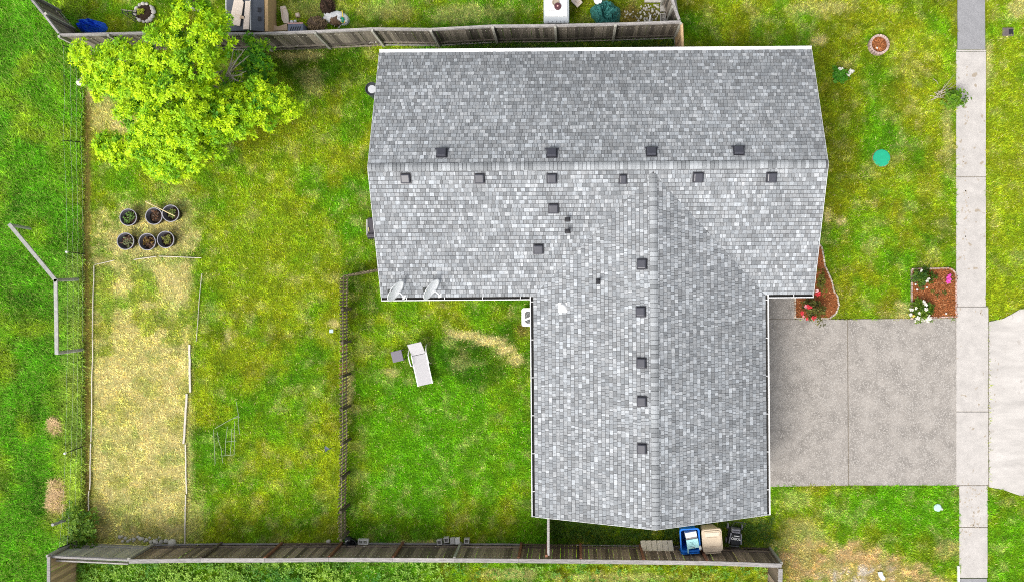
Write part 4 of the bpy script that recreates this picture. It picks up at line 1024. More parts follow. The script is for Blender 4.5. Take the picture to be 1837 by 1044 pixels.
# hay in the meadow
HAY = mat('hay', rough=1.0, attr=True, var=.15, spec=.05)
for (cx, cy, rx, ry, n, lb) in ((104, 892, 14, 30, 1100, 'larger pinkish heap of dry straw lying in the meadow'), (102, 764, 10, 12, 240, 'smaller heap of dry straw lying in the meadow')):
    c = P(cx, cy); t = thing('straw_heap', lb, 'straw', c)
    x = rng.uniform(-1, 1, n * 2) * rx * U; y = rng.uniform(-1, 1, n * 2) * ry * U
    qx, qy = plan(x + c.x, y + c.y); k = blobmask(qx, qy, cx, cy, rx * .9, ry * .95, 1.0, int(cx), .11, .1) > .5; x, y = x[k], y[k]; n = len(x)
    hgt = .05 + .12 * vnoise(x * 5, y * 5, 4)
    tag(leaves('straw', np.stack([x, y, hgt], 1), np.tile([0, 0, 1.0], (n, 1)), np.array([lin(214, 184, 140)]) * .95 * rng.uniform(.7, 1.15, (n, 1)), HAY, t, n=3, length=.20, width=.006, up=.05), kind='stuff')
    MB().blob((0, 0, .0), (rx * U * .55, ry * U * .7, .09), 3, .6, 16, 8, zmin=-.02).build('heap', mat('hay_core', lin(190, 148, 100, .6), 1, .3, 20), t, True)

# wire panel lying in the back lawn
c = P(405, 775); t = thing('wire_trellis', 'twisted grey-green wire trellis lying in the back lawn', 'trellis', c)
WG = mat('weathered_wire', (.27, .33, .20), .7, .15, 10)
for (a, b) in (((383, 770), (386, 832)), ((390, 775), (397, 805)), ((397, 805), (400, 830)), ((408, 765), (404, 815)), ((416, 768), (413, 815)), ((421, 755), (420, 815)), ((428, 742), (430, 778)), ((424, 720), (428, 745)), ((400, 817), (420, 815)), ((386, 768), (428, 745)), ((404, 792), (424, 790)), ((418, 750), (430, 748))):
    q0, q1 = P(*a, .10) - c, P(*b, .12) - c; MB().tube([q0, q0.lerp(q1, .5) + Vector((rnd.uniform(-.03, .03), 0, .03)), q1], .011, 5).build('bar', WG, t)

# lights on the picket fence
t = thing('solar_lamp', 'small pale blue garden lamp on the picket fence', 'lamp', P(604, 592))
MB().tube([(0, 0, 0), (0, 0, .62)], .012, 6).build('stem', BLACKP, t)
MB().box((0, 0, .66), (.15, .14, .05)).build('head', mat('lamp_head', (.42, .52, .60), .3, .1, 6), t, bevel=.015)
t = thing('garden_ornament', 'small dark winged ornament on a stake beside the picket fence', 'ornament', P(602, 799))
MB().tube([(0, 0, 0), (-.05, 0, .6)], .01, 6).build('stake', STEEL, t)
MB().add([(-.05, 0, .6), (-.2, .13, .64), (-.24, .02, .60), (-.10, -.03, .6), (-.2, -.12, .62), (.10, .03, .6)], [(0, 1, 2), (0, 2, 3), (3, 2, 4), (0, 3, 5)]).build('wings', mat('blue_steel', (.05, .07, .10), .5, .2, 8), t)

# ------------------------------------------------------------------ lounger and side table
c = P(757, 648); ang = math.atan2(*(P(745, 607, .3) - P(763, 689, .3)).yx)          # foot -> head
t = thing('sun_lounger', 'white sun lounger with raised head end on the lawn', 'sun lounger', c, ang)
SLING = mat('white_sling', (.43, .42, .43), .8, .05, 30, bump=.15, bscale=200)
MB().box((-.30, 0, .33), (1.18, .54, .03)).build('seat', SLING, t, bevel=.01)
M = Matrix.Rotation(R(-38), 3, 'Y')
MB().box(Vector((.31, 0, .345)) + M @ Vector((.29, 0, 0)), (.58, .54, .03), M=M).build('backrest', SLING, t, bevel=.01)
for s in (-1, 1):
    MB().box((-.28, s * .285, .32), (1.24, .035, .05)).build('side_rail', WHITE, t)
    MB().tube([(-.15, s * .33, .02), (-.05, s * .345, .50), (.10, s * .35, .56), (.38, s * .35, .55), (.55, s * .33, .30), (.62, s * .34, .02)], .02, 8).build('arm_frame', WHITE, t, True)
    MB().tube([(-.84, s * .27, .32), (-.86, s * .28, .0)], .018, 8).build('leg', WHITE, t)
MB().box((.285, 0, .30), (.05, .56, .03)).build('hinge_bar', BLACKP, t)
c = P(717, 637); t = thing('side_table', 'small square grey-violet side table beside the lounger', 'side table', c, R(13))
TBL = mat('grey_resin', (.17, .155, .185), .6, .12, 20)
MB().box((0, 0, .42), (.42, .42, .05)).build('table_top', TBL, t, bevel=.012)
for sx in (-1, 1):
    for sy in (-1, 1): MB().box((sx * .18, sy * .18, .195), (.045, .045, .39)).build('leg', TBL, t)
for s in (-1, 1): MB().box((0, s * .185, .36), (.36, .02, .06)).build('apron', TBL, t)

# ------------------------------------------------------------------ satellite dishes
DISH = mat('dish_white', (.84, .85, .86), .45, .05, 4)
def dish(px, py, label, zc, bx):
    c = P(px, py, zc); root = P(px - 8, py + 3, 2.85); root.z = ZE + (root.y - HY0) * SL + .02
    t = thing('satellite_dish', label, 'satellite dish', root, 0, 'two white dishes on the roof edge')
    ax_ = (P(718, 503, zc) - P(695, 538, zc)); ax_.z = 0; ax_.normalize()
    hz = Vector((ax_.y, -ax_.x, 0)); n = (hz * math.cos(R(14)) + Vector((0, 0, math.sin(R(14))))).normalized()
    up = n.cross(ax_); M = Matrix((ax_, up, n)).transposed(); b = MB(); rings, seg = 8, 32; vs = []
    for s, off in ((1, 0), (1, -.012)):
        for i in range(rings + 1):
            r_ = i / rings
            for k in range(seg):
                a = 2 * math.pi * k / seg; vs.append((c - root) + M @ Vector((.43 * r_ * math.cos(a), .40 * r_ * math.sin(a), .085 * r_ * r_ + off)))
    N = (rings + 1) * seg; fs = []
    for i in range(rings):
        for k in range(seg):
            a0, a1, b0, b1 = i * seg + k, i * seg + (k + 1) % seg, (i + 1) * seg + k, (i + 1) * seg + (k + 1) % seg
            fs += [(a0, b0, b1, a1), (N + a1, N + b1, N + b0, N + a0)]
    for k in range(seg): a0, a1 = rings * seg + k, rings * seg + (k + 1) % seg; fs.append((a0, N + a0, N + a1, a1))
    b.add(vs, fs); ro = b.build('reflector', DISH, t, True)
    if bx:
        MB().box((c - root) + M @ Vector((-.02, .20, .035)), (.08, .03, .012), M=M).build('clip', BLACKP, ro); MB().box((c - root) + M @ Vector((.10, .20, .04)), (.03, .02, .012), M=M).build('clip', BLACKP, ro)
    e = (c - root) + hz * .44 + Vector((0, 0, .02)) - ax_ * .02
    MB().tube([(c - root) + M @ Vector((-.05, -.38, .03)), (c - root) + hz * .2 + Vector((0, 0, -.20)), e], .022, 8).build('feed_arm', DISH, t)
    MB().tube([e - hz * .06, e + hz * .05], .04, 10).build('feed_horn', DISH, t); MB().box(e, (.05, .16, .05), math.atan2(hz.y, hz.x)).build('feed_bracket', DISH, t)
    MB().tube([(0, 0, 0), (0, 0, .25), (c - root) - n * .03], .024, 8).build('mast', STEEL, t)
    nr = Vector((0, -SL, 1)).normalized(); Mr = nr.to_track_quat('Z', 'Y').to_matrix(); MB().box((0, 0, .01), (.20, .16, .015), M=Mr).build('foot', STEEL, t)
dish(707, 520, 'white satellite dish nearest the roof corner', 3.15, True); dish(771, 517, 'white satellite dish farther from the roof corner', 3.15, False)

# ------------------------------------------------------------------ air conditioner, barrel, grill
z = .82; c = P(953.5, 569, z); c.z = 0; t = thing('air_conditioner', 'white outdoor air conditioner tucked under the wing eave', 'air conditioner', c)
def rrect(L, W, r_, n=6):
    pts = []
    for cx, cy, a0 in ((L / 2 - r_, W / 2 - r_, 0), (-L / 2 + r_, W / 2 - r_, 90), (-L / 2 + r_, -W / 2 + r_, 180), (L / 2 - r_, -W / 2 + r_, 270)):
        for k in range(n + 1): a = R(a0 + 90 * k / n); pts.append((cx + r_ * math.cos(a), cy + r_ * math.sin(a)))
    return pts
MB().prism(rrect(.76, .70, .10), .04, z - .02).build('cabinet', WHITEP, t)
b = MB(); seg = 36; vs = []
rp = rrect(.76, .70, .10, 8); rp = rp[:36]
for q in rp: vs.append((q[0], q[1], z))
for q in rp: a = math.atan2(q[1], q[0]); vs.append((.29 * math.cos(a), .29 * math.sin(a), z))
for q in rp: a = math.atan2(q[1], q[0]); vs.append((.29 * math.cos(a), .29 * math.sin(a), z - .10))
for q in rp: vs.append((q[0], q[1], z - .02))
fs = []
for k in range(36): j = (k + 1) % 36; fs += [(k, j, 36 + j, 36 + k), (36 + k, 36 + j, 72 + j, 72 + k), (108 + k, 108 + j, j, k)]
b.add(vs, fs).build('top_cover', WHITEP, t)
MB().lathe([(.288, z - .015), (.0, z - .014)], (0, 0, 0), 30).build('fan_well', mat('fan_grey', (.11, .115, .12), .6, .1, 8), t)
for k in range(3):
    a = R(200 + 120 * k); MB().box((math.cos(a) * .15, math.sin(a) * .15, z - .006), (.26, .075, .006), a).build('fan_blade', WHITEP, t)
MB().lathe([(.06, z - .01), (.06, z + .006), (0, z + .008)], (0, 0, 0), 16).build('hub', WHITEP, t)
for r_ in (.20,):
    MB().tube([(r_ * math.cos(2 * math.pi * k / 24), r_ * math.sin(2 * math.pi * k / 24), z + .012) for k in range(25)], .004, 4).build('grille_ring', WIRE, t)

z = .95; c = P(667, 160, z); c.z = 0; t = thing('rain_barrel', 'black round barrel with a pale lid at the house corner', 'barrel', c)
MB().lathe([(.22, 0), (.235, .05), (.23, .45), (.245, .50), (.235, .55), (.24, z - .07), (.255, z - .05), (.255, z), (.235, z), (.225, z - .06), (.0, z - .06)], (0, 0, 0), 32).build('body', mat('barrel_black', (.045, .05, .055), .4, .15, 6), t)
MB().lathe([(.155, z - .06), (.155, z - .03), (.14, z - .015), (0, z - .01)], (0, 0, 0), 28).build('lid', mat('barrel_lid', (.45, .46, .49), .6, .06, 10), t)
MB().box((.10, -.25, z - .30), (.13, .02, .05)).build('label_plate', WHITEP, t)

z = .95; c = P(668, 408, z); c.z = 0; t = thing('gas_grill', 'dark covered barbecue grill half hidden under the roof edge', 'grill', c, 0)
GR = mat('grill_cover', (.06, .056, .066), .55, .2, 10)
MB().box((.02, .03, .62), (.52, .78, .30), taper=.9).build('hood', GR, t, bevel=.06)
MB().box((0, 0, .40), (.62, .80, .14)).build('cart', BLACKP, t)
MB().box((-.05, -.30, .80), (.40, .14, .10)).build('side_shelf', GR, t, bevel=.03)
MB().box((-.18, -.08, .80), (.03, .16, .02), R(8)).build('handle', mat('brass_handle', (.42, .38, .20), .5, .1, 8), t)
for sx in (-1, 1):
    for sy in (-1, 1): MB().box((sx * .26, sy * .34, .17), (.05, .05, .34)).build('leg', BLACKP, t)
MB().box((-.36, .05, .30), (.08, .60, .03)).build('front_shelf', mat('grey_plastic', (.40, .40, .38)), t)

# ------------------------------------------------------------------ bins beside the house
def shell(rect0, z0, rect1, z1, th, m_, parent, name):
    b = MB(); n = len(rect0); inn = lambda r_, k: [(x * k, y * k) for x, y in r_]
    rings = [(inn(rect0, .98), z0), (rect1, z1), (inn(rect1, 1 - th), z1), (inn(rect0, .98 - th), z0 + .03)]
    vs = [(x, y, zz) for r_, zz in rings for x, y in r_]; fs = []
    for i in range(3):
        for k in range(n): j = (k + 1) % n; fs.append((i * n + k, i * n + j, (i + 1) * n + j, (i + 1) * n + k))
    fs.append(tuple(range(n - 1, -1, -1))); fs.append(tuple(3 * n + k for k in range(n)))
    return b.add(vs, fs).build(name, m_, parent)
BLUE = mat('blue_plastic', (.012, .16, .62), .4, .06, 5); BEIGE = mat('beige_plastic', (.56, .46, .34), .55, .05, 5)
def bin_(name, label, px, py, mt, zt, rz):
    c = P(px, py, zt); c.z = 0; t = thing(name, label, 'wheelie bin', c, rz)
    shell(rrect(.54, .62, .07), .08, rrect(.70, .82, .09), zt - .02, .07, mt, t, 'body')
    b = MB(); o_, i_ = rrect(.755, .88, .10), rrect(.66, .78, .07); n = len(o_)
    b.add([(x, y, zt - .05) for x, y in o_] + [(x, y, zt) for x, y in o_] + [(x, y, zt) for x, y in i_] + [(x, y, zt - .05) for x, y in i_],
          [(r_ * n + k, r_ * n + (k + 1) % n, ((r_ + 1) % 4) * n + (k + 1) % n, ((r_ + 1) % 4) * n + k) for r_ in range(4) for k in range(n)]).build('rim', mt, t)
    for s in (-1, 1):
        wh = MB().tube([(s * .24, -.34, .13), (s * .31, -.34, .13)], .13, 18).build('wheel', BLACKP, t)
    MB().tube([(-.27, -.47, zt - .06), (.27, -.47, zt - .06)], .02, 8).build('handle', mt, t)
    for s in (-1, 1): MB().box((s * .28, -.45, zt - .06), (.05, .09, .05)).build('handle_bracket', mt, t)
    return t
t = bin_('recycling_bin', 'open blue recycling bin stuffed with cardboard beside the house', 1238, 968.5, BLUE, 1.05, R(3))
MB().prism(rrect(.70, .85, .08), 0, .03).build('lid', BLUE, t).matrix_local = Matrix.Translation((0, -.52, .62)) @ Matrix.Rotation(R(86), 4, 'X')
WCARD = mat('white_card', (.74, .76, .74), .8, .06, 6); AQUA = mat('aqua_card', (.40, .72, .74), .7, .08, 6); PRINT = mat('card_print', (.13, .26, .28), .8, .2, 30)
GREYC2 = mat('grey_print', (.26, .23, .24), .9, .35, 16)
def onbin(dx, dy, z, rz=0): return c_bin + Matrix.Rotation(R(3), 3, 'Z') @ Vector((dx, dy, 0)) + Vector((0, 0, z))
c_bin = t.location.copy()
o = MB().box((0, 0, 0), (.42, .20, .30)).build('cardboard_carton', WCARD, loc=onbin(.05, .20, .90), rz=R(10)); tag(o, 'white carton with a grey printed band in the blue bin', 'carton')
MB().box((0, -.135, .04), (.40, .085, .22)).build('printed_band', GREYC2, o)
MB().lathe([(.014, .15), (.014, .152), (0, .153)], (.10, .05, 0), 10).build('dot', PRINT, o)
o = MB().box((0, 0, 0), (.44, .34, .18)).build('cardboard_box', AQUA, loc=onbin(.09, -.13, 1.0), rz=R(9)); tag(o, 'pale aqua carton with dark lettering in the blue bin', 'carton')
for k, (w_, y_) in enumerate(((.16, .07), (.05, .02), (.10, -.02), (.20, -.075))):
    for j in range(5):
        MB().box((-.02 - w_ / 2 + (j + .5) * w_ / 5, y_ + rnd.uniform(-.006, .006), .0925), (w_ / 5 * rnd.uniform(.5, .9), .018, .005), rnd.uniform(-.3, .3)).build('lettering', PRINT, o)
MB().tube([(.10 * math.cos(R(a)) * .7, -.15 + .04 * math.sin(R(a)), .094) for a in range(0, 181, 20)], .010, 5).build('handle_rim', WCARD, o)
MB().prism([(.055 * math.cos(R(a)), -.15 + .028 * math.sin(R(a))) for a in range(0, 181, 20)], .088, .0935).build('handle_hole', PRINT, o)
o = MB().box((0, 0, 0), (.05, .30, .03)).build('card_strip', AQUA, loc=onbin(-.10, -.33, 1.04), rz=R(4)); tag(o, 'narrow aqua card strip hanging over the front rim of the blue bin', 'card')
o = MB().blob((0, 0, 0), (.05, .08, .05), 4, .4, 10, 7).build('plastic_bag', WCARD, None, True, loc=onbin(.36, -.30, 1.08)); tag(o, 'crumpled white scrap on the right rim of the blue bin', 'scrap')
t = bin_('trash_bin', 'closed beige wheelie bin between the blue bin and the mower', 1277.5, 968.5, BEIGE, 1.05, R(4))
lid = MB()
for zz, k in ((1.05, 1.0),): lid.prism(rrect(.76, .86, .12), 1.045, 1.085)
lo_ = lid.build('lid', BEIGE, t, bevel=.015)
MB().prism(rrect(.66, .62, .10), 1.085, 1.115).build('lid_crown', BEIGE, lo_, bevel=.02).location = (0, .06, 0)
MB().box((0, .24, 1.121), (.52, .14, .012)).build('lid_panel', mat('beige_light', (.64, .56, .45), .5, .04, 5), lo_, bevel=.004)
for y_ in (.13, -.21): MB().box((0, y_, 1.118), (.40 if y_ > 0 else .62, .012, .006)).build('lid_groove', mat('beige_dark', (.34, .26, .18), .6, .05, 5), lo_)
MB().tube([(-.30, -.49, 1.03), (.30, -.49, 1.03)], .022, 8).build('hinge_bar', BEIGE, t)
# mower
c = P(1320, 963, .5); c.z = 0; t = thing('lawn_mower', 'black push mower with its grass bag facing the bottom fence', 'lawn mower', c, R(-7))
MOW = mat('mower_black', (.02, .022, .026), .5, .2, 10); MOWG = mat('mower_grey', (.20, .20, .23), .5, .1, 10)
MB().prism(rrect(.50, .62, .10), .10, .24).build('deck', MOW, t, bevel=.03)
bag = MB().box((0, -.10, .40), (.40, .50, .30), taper=.88).build('grass_bag', MOW, t, bevel=.05)
MB().box((0, .22, .38), (.36, .20, .18), taper=.9).build('engine', MOWG, t, bevel=.04)
for k in range(4): MB().box((0, .16 + k * .055, .475), (.32 - k * .02, .022, .02)).build('cooling_fin', MOW if k % 2 else MOWG, t)
for sx in (-1, 1):
    for y_ in (-.26, .30): MB().tube([(sx * .25, y_, .11), (sx * .30, y_, .11)], .11, 16).build('wheel', MOWG, t)
    MB().box((sx * .215, -.06, .50), (.05, .40, .03), sx * R(6)).build('bag_frame', MOWG, t)
    MB().tube([(sx * .22, .24, .30), (sx * .22, .55, .75), (sx * .20, .72, 1.0)], .013, 8).build('handle_tube', STEEL, t)
MB().tube([(-.20, .72, 1.0), (.20, .72, 1.0)], .013, 8).build('handle_bar', STEEL, t)
MB().box((0, -.365, .44), (.38, .02, .03)).build('bag_bar', MOWG, t)
MB().box((.02, .055, .553), (.20, .028, .006), R(-2)).build('printed_bar', WHITE, bag)
cu = bpy.data.curves.new('lettering', 'FONT'); cu.body = 'TORO'; cu.size = .13; cu.extrude = .002; cu.align_x = 'CENTER'; cu.align_y = 'CENTER'; cu.offset = .003
tmp = bpy.data.objects.new('lettering_tmp', cu); COL.objects.link(tmp); bpy.context.view_layer.update()
me = bpy.data.meshes.new_from_object(tmp.evaluated_get(bpy.context.evaluated_depsgraph_get())); bpy.data.objects.remove(tmp); me.name = 'lettering'; me.materials.clear()
link('lettering', me, WHITE, bag, (0, -.045, .555), math.pi)
# ribbed panel leaning on the fence
a0, a1 = P(1148, 969, .30), P(1208, 999, .62)
c = P(1178, 985, .4); c.z = 0; t = thing('ribbed_panel', 'beige ribbed plastic panel leaning on the bottom fence below the roof peak', 'panel', c)
RIB = mat('beige_panel', (.72, .66, .54), .6, .06, 5); yN, yS = a0.y - c.y, a1.y - c.y; zN, zS = .30, .62
dv = Vector((0.05, yS - yN, zS - zN)); Ld = dv.length; dv.normalize(); axx = Vector((1, 0, 0)); nn = axx.cross(dv); nn = nn if nn.z > 0 else -nn
axx = dv.cross(nn) if dv.cross(nn).x > 0 else -dv.cross(nn); M = Matrix((axx, dv, nn)).transposed()
if M.determinant() < 0: M = Matrix((-axx, dv, nn)).transposed()
for k in range(6):
    x = -.52 + k * .208; L_ = Ld - (.17 if k < 2 else 0) - rnd.uniform(0, .01)
    MB().box(Vector((x, yN, zN)) + dv * (L_ / 2), (.196, L_, .03), M=M).build('board', RIB, t, bevel=.006)
MB().box(Vector((0, yN, zN)) + dv * (Ld * .4) - nn * .022, (1.24, Ld * .7, .012), M=M).build('backing', mat('panel_groove', (.20, .18, .14), .8, .1, 5), t)
MB().box(Vector((-.36, yN, zN)) + dv * (Ld - .14), (.06, .20, .05), M=M).build('latch', WHITE, t)
for x in (-.45, .45):
  for y_, h_ in ((yS + .12, .55), (yN - .08, .27)): MB().box((x, y_, h_ / 2), (.05, .05, h_)).build('prop', FENCE_S, t)

# ------------------------------------------------------------------ neighbour's yard behind the long fence
def tarp(name, label, px, py, rx, ry, h, m_, seed, zc=0.0, fold=2.2):
    c = P(px, py, zc + h * .5); c.z = zc; n = 46; b = MB(); vs = []
    for j in range(n + 1):
        for i in range(n + 1):
            u, v = -1 + 2 * i / n, -1 + 2 * j / n; a = math.atan2(v, u); rr = math.hypot(u, v)
            edge = 1 + .16 * (float(vnoise(math.cos(a) * 2.5 + 9, math.sin(a) * 2.5 + 4, seed)) - .5) * 2
            s = max(abs(u), abs(v)) / max(rr, 1e-6)                      # square -> disc
            x, y = u * s * rx * U * edge, v * s * ry * U * edge; r2 = min(1, max(abs(u), abs(v)))
            wx = fold * (u + .5 * float(vnoise(u * 2 + 3, v * 2, seed + 1))); wy = fold * (v + .5 * float(vnoise(u * 2, v * 2 + 7, seed + 2)))
            rid = 1 - abs(2 * float(vnoise(wx * 1.6, wy * 1.6, seed + 3)) - 1); rid2 = 1 - abs(2 * float(vnoise(wx * 3.4, wy * 3.4, seed + 4)) - 1)
            z = h * (1 - r2 ** 3) * (.40 + .38 * rid ** 2 + .30 * rid2 ** 2) + .03 * (1 - r2)
            vs.append((x, y, max(z, .004)))
    fs = [(j * (n + 1) + i, j * (n + 1) + i + 1, (j + 1) * (n + 1) + i + 1, (j + 1) * (n + 1) + i) for j in range(n) for i in range(n)]
    o = b.add(vs, fs).build(name, m_, None, False, loc=c)
    return tag(o, label, 'tarp')
tarp('blue_tarp', 'crumpled bright blue tarp in the corner behind the fence', 157, 46, 24, 15, .75, mat('blue_tarp', (.02, .13, .80), .35, .15, 6, spec=.5), 3, fold=2.6)
tarp('green_tarp', 'crumpled dark teal tarp heaped behind the fence', 1088, 22, 27, 26, .8, mat('teal_tarp', (.05, .21, .19), .35, .15, 6, spec=.5), 8, fold=2.0)
t = thing('paint_bucket', 'white bucket beside the teal tarp', 'bucket', P(1072, 8))
MB().lathe([(.12, 0), (.15, .36), (.16, .36), (.16, .40), (.14, .40), (0, .37)], (0, 0, 0), 20).build('body', WHITEP, t, True)
MB().tube([(.15 * math.cos(R(a)), .15 * math.sin(R(a)), .42) for a in range(0, 181, 15)], .006, 5).build('handle', WIRE, t)
# stone ring planters
def ring(px, py, rpx, label, n, skip=None):
    c = P(px, py); t = thing('stone_ring', label, 'planter', c); rr = rpx * U
    for k in range(n):
        a = 2 * math.pi * (k + rnd.uniform(-.15, .15)) / n
        s = rnd.uniform(.06, .10); MB().blob((0, 0, s * .5), (s, s * rnd.uniform(.75, 1.), s * .7), k * 3, .22, 10, 7).build('stone', mat('ring_stone', (.46, .44, .40), .95, .2, 10, rand=.15, bump=.3, bscale=30), t, True, loc=(rr * math.cos(a) * 1.05, rr * math.sin(a), 0), rz=a + rnd.uniform(-.4, .4) + 1.57)
    MB().lathe([(rr, -.02), (rr * .95, .05), (0, .07)], (0, 0, 0), 20).build('soil', SOIL, t, True)
ring(260, 24, 16, 'stone ring planter with dark soil and one bright seedling', 15)
shrub('seedling', 'bright yellow-green seedling in the full stone ring', 'plant', 256, 23, 5, .2, lin(150, 180, 30), lin(190, 200, 60), 16, .09, .03, stems=3)
ring(354, 4, 14, 'stone ring planter half cut off by the top edge above the tree', 14)
c = P(236, 30); t = thing('wire_cage', 'fallen wire plant cage lying against the stone ring', 'plant cage', c)
for (a, b) in (((218, 20), (246, 24)), ((217, 18), (244, 21)), ((218, 22), (245, 41)), ((224, 22), (245, 37)), ((232, 24), (247, 32))):
    MB().tube([P(*a, .28) - c, P(*b, .10) - c], .016, 5).build('rod', STEEL if a[1] > 19 else DEADW, t)
for x in (218, 228, 237): MB().tube([P(x, 17 + (x - 218) * .1, .3) - c, P(x + 2, 23 + (x - 218) * .45, .25) - c], .012, 5).build('hoop', STEEL, t)
# dark low shed roof with cardboard
DKROOF = mat('dark_roof_panel', (.085, .095, .115), .6, .15, 6); CARD = mat('cardboard', (.60, .45, .31), .9, .1, 8, rand=.08); CARDL = mat('pale_cardboard', (.72, .61, .51), .9, .08, 8, rand=.06)
zs = 1.0; c = P(438, 22, zs); c.z = 0; t = thing('storage_bench', 'low dark grey panelled storage shed with a timber side behind the fence', 'shed', c)
def sx(px): return P(px, 22, zs).x - c.x
yt, yb = P(438, -40, zs).y - c.y, P(438, 55, zs).y - c.y
def pan(name, x0, x1, z0, z1, m_, par=t):
    a, b = sx(x0), sx(x1); return MB().add([(a, yb, z0), (b, yb, z1), (b, yt, z1), (a, yt, z0), (a, yb, z0 - .05), (b, yb, z1 - .05), (b, yt, z1 - .05), (a, yt, z0 - .05)], [(0, 1, 2, 3), (7, 6, 5, 4), (0, 4, 5, 1), (1, 5, 6, 2), (2, 6, 7, 3), (3, 7, 4, 0)]).build(name, m_, par)
pan('roof_panel', 405, 448, .92, 1.0, DKROOF); rp_ = pan('roof_panel', 451, 471, 1.0, .86, DKROOF)
MB().box((sx(449.5), (yt + yb) / 2, 1.0), (.04, yt - yb, .06)).build('ridge_trim', WHITE, t); MB().box((sx(404), (yt + yb) / 2, .90), (.03, yt - yb, .07)).build('edge_trim', WHITE, t)
MB().box((sx(475), (yt + yb) / 2, .42), (.13, yt - yb - .02, .86)).build('timber_side', mat('yellow_timber', (.50, .34, .17), .85, .15, 8), t)
MB().box((sx(437), (yt + yb) / 2 + .01, .40), (sx(470) - sx(406), yt - yb - .06, .80)).build('body', FENCE_N, t)
for y_ in (18, 34): MB().box((sx(464), P(464, y_, .95).y - c.y, .935), (.12, .16, .02)).build('vent_plate', BLACKP, rp_)
def slab(name, label, pts, z, th, m_, cat='cardboard', fl=()):
    c = P(sum(a for a, b in pts) / len(pts), sum(b for a, b in pts) / len(pts), z); o = MB().prism([tuple((P(a, b, z) - c).xy) for a, b in pts], 0, th).build(name, m_, loc=c, bevel=.004)
    for (q0, q1) in fl:
        a, b = P(*q0, z) - c, P(*q1, z) - c; d = b - a; MB().box((a + b) / 2 + Vector((0, 0, th + .004)), (d.length, .015, .008), math.atan2(d.y, d.x)).build('fold', CARD, o)
    return tag(o, label, cat)
slab('cardboard_sheet', 'long pale cardboard sheet with rounded top lying on the dark shed', [(421, 0), (434, 0), (438, 5), (431, 48), (420, 46), (414, 32)], 1.02, .05, CARDL, fl=[((423, 28), (434, 29))])
slab('cardboard_sheet', 'narrow pale cardboard strip beside the ridge of the dark shed', [(441, 3), (450, 3), (447, 54), (437, 54)], 1.05, .05, CARDL)
slab('cardboard_sheet', 'small cardboard tab bridging the two sheets on the dark shed', [(431, 29), (440, 30), (439, 35), (430, 34)], 1.08, .02, CARD)
slab('cardboard_box', 'long opened cardboard box lying on the grass behind the fence', [(504, 14), (513, 12.5), (518, 25), (519, 44), (511, 44), (507, 37)], .10, .10, CARDL, 'carton', fl=[((505, 19), (515, 18)), ((508, 20), (510, 37))])
slab('cardboard_sheet', 'brown cardboard lying along the fence foot between the shed and the grey crate', [(478, 50), (487, 45), (500, 49), (515, 44), (517, 56), (478, 57)], .25, .06, CARD)
t = slab('cardboard_box', 'small open cardboard box alone on the grass', [(531, 26), (538, 25), (539.5, 32.5), (532.5, 33.5)], .0, .12, CARD, 'carton'); MB().box((0, 0, .125), (.10, .09, .008), R(8)).build('inside', CARDL, t)
z = .55; c = P(530, 52, z); c.z = 0; t = thing('slotted_crate', 'grey plastic crate with slanted slots and a pink edge behind the fence', 'crate', c, R(1))
MB().box((0, 0, z / 2), (.60, .42, z)).build('body', mat('grey_crate', (.16, .18, .24), .5, .1, 6), t, bevel=.03)
MB().box((0, .20, z + .004), (.58, .05, .02)).build('pink_edge', mat('pink_edge', (.62, .36, .33), .6, .1, 6), t)
for k in range(5): MB().box((-.17 + k * .085, .0, z + .003), (.035, .16, .012), R(-25)).build('slot', BLACKP, t)
for k, (x, y, lb) in enumerate(((524, 41, 'larger white ball on the grass behind the grey crate'), (530.5, 40, 'smaller white ball on the grass behind the grey crate'))): tag(MB().blob((0, 0, .06), (.075 - .015 * k, .065, .065), k, .12, 12, 8).build('white_ball', WHITEP, None, True, loc=P(x, y)), lb, 'ball')
# soil and bags
def heap(name, label, px, py, rx, ry, h, c0, seed, cat, n, ln=.05, lw=.02, base=SOIL):
    c = P(px, py); t = thing(name, label, cat, c); MB().blob((0, 0, 0), (rx * U, ry * U, h), seed, .4, 20, 12, 2.5, zmin=-.02).build('mound', base, t, True)
    a = rng.uniform(0, 6.28, n); r_ = np.sqrt(rng.random(n)); q = np.stack([r_ * np.cos(a) * rx * U * 1.1, r_ * np.sin(a) * ry * U * 1.1, h * np.sqrt(np.maximum(0, 1 - r_ ** 2)) * .9 + .03], 1)
    tag(leaves('crumbs', q, np.tile([0, 0, 1.0], (n, 1)), np.array([c0]) * rng.uniform(.4, 1.6, (n, 1)), HAY, t, n=3, length=ln, width=lw, up=.3), kind='stuff'); return t
heap('soil_heap', 'dark heap of soil behind the fence, cut by the top edge', 590, 13, 12, 15, .35, (.075, .048, .034), 5, 'soil', 160)
heap('compost_heap', 'brown heap of dry roots and straw against the back of the fence', 571, 47, 15, 13, .35, (.24, .17, .10), 9, 'compost', 220, .10, .012, mat('compost', (.13, .09, .06), 1, .4, 12))
c = P(604, 37); t = thing('soil_bag', 'torn white soil bag with green print spilling soil behind the fence', 'bag', c)
MB().blob((0, 0, .05), (.40, .27, .14), 21, .75, 18, 9, 3.2, zmin=0.0).build('sack', mat('white_sack', (.70, .71, .70), .5, .06, 8), t, True)
MB().blob((-.03, -.08, .13), (.22, .19, .13), 23, .4, 16, 8, 3, zmin=.0).build('spilled_soil', mat('compost2', (.17, .11, .07), 1, .5, 14), t, True)
MB().blob((.27, -.04, .12), (.07, .12, .08), 25, .3, 10, 7).build('green_print', mat('green_print', (.02, .38, .20), .5, .1, 8), t, True)
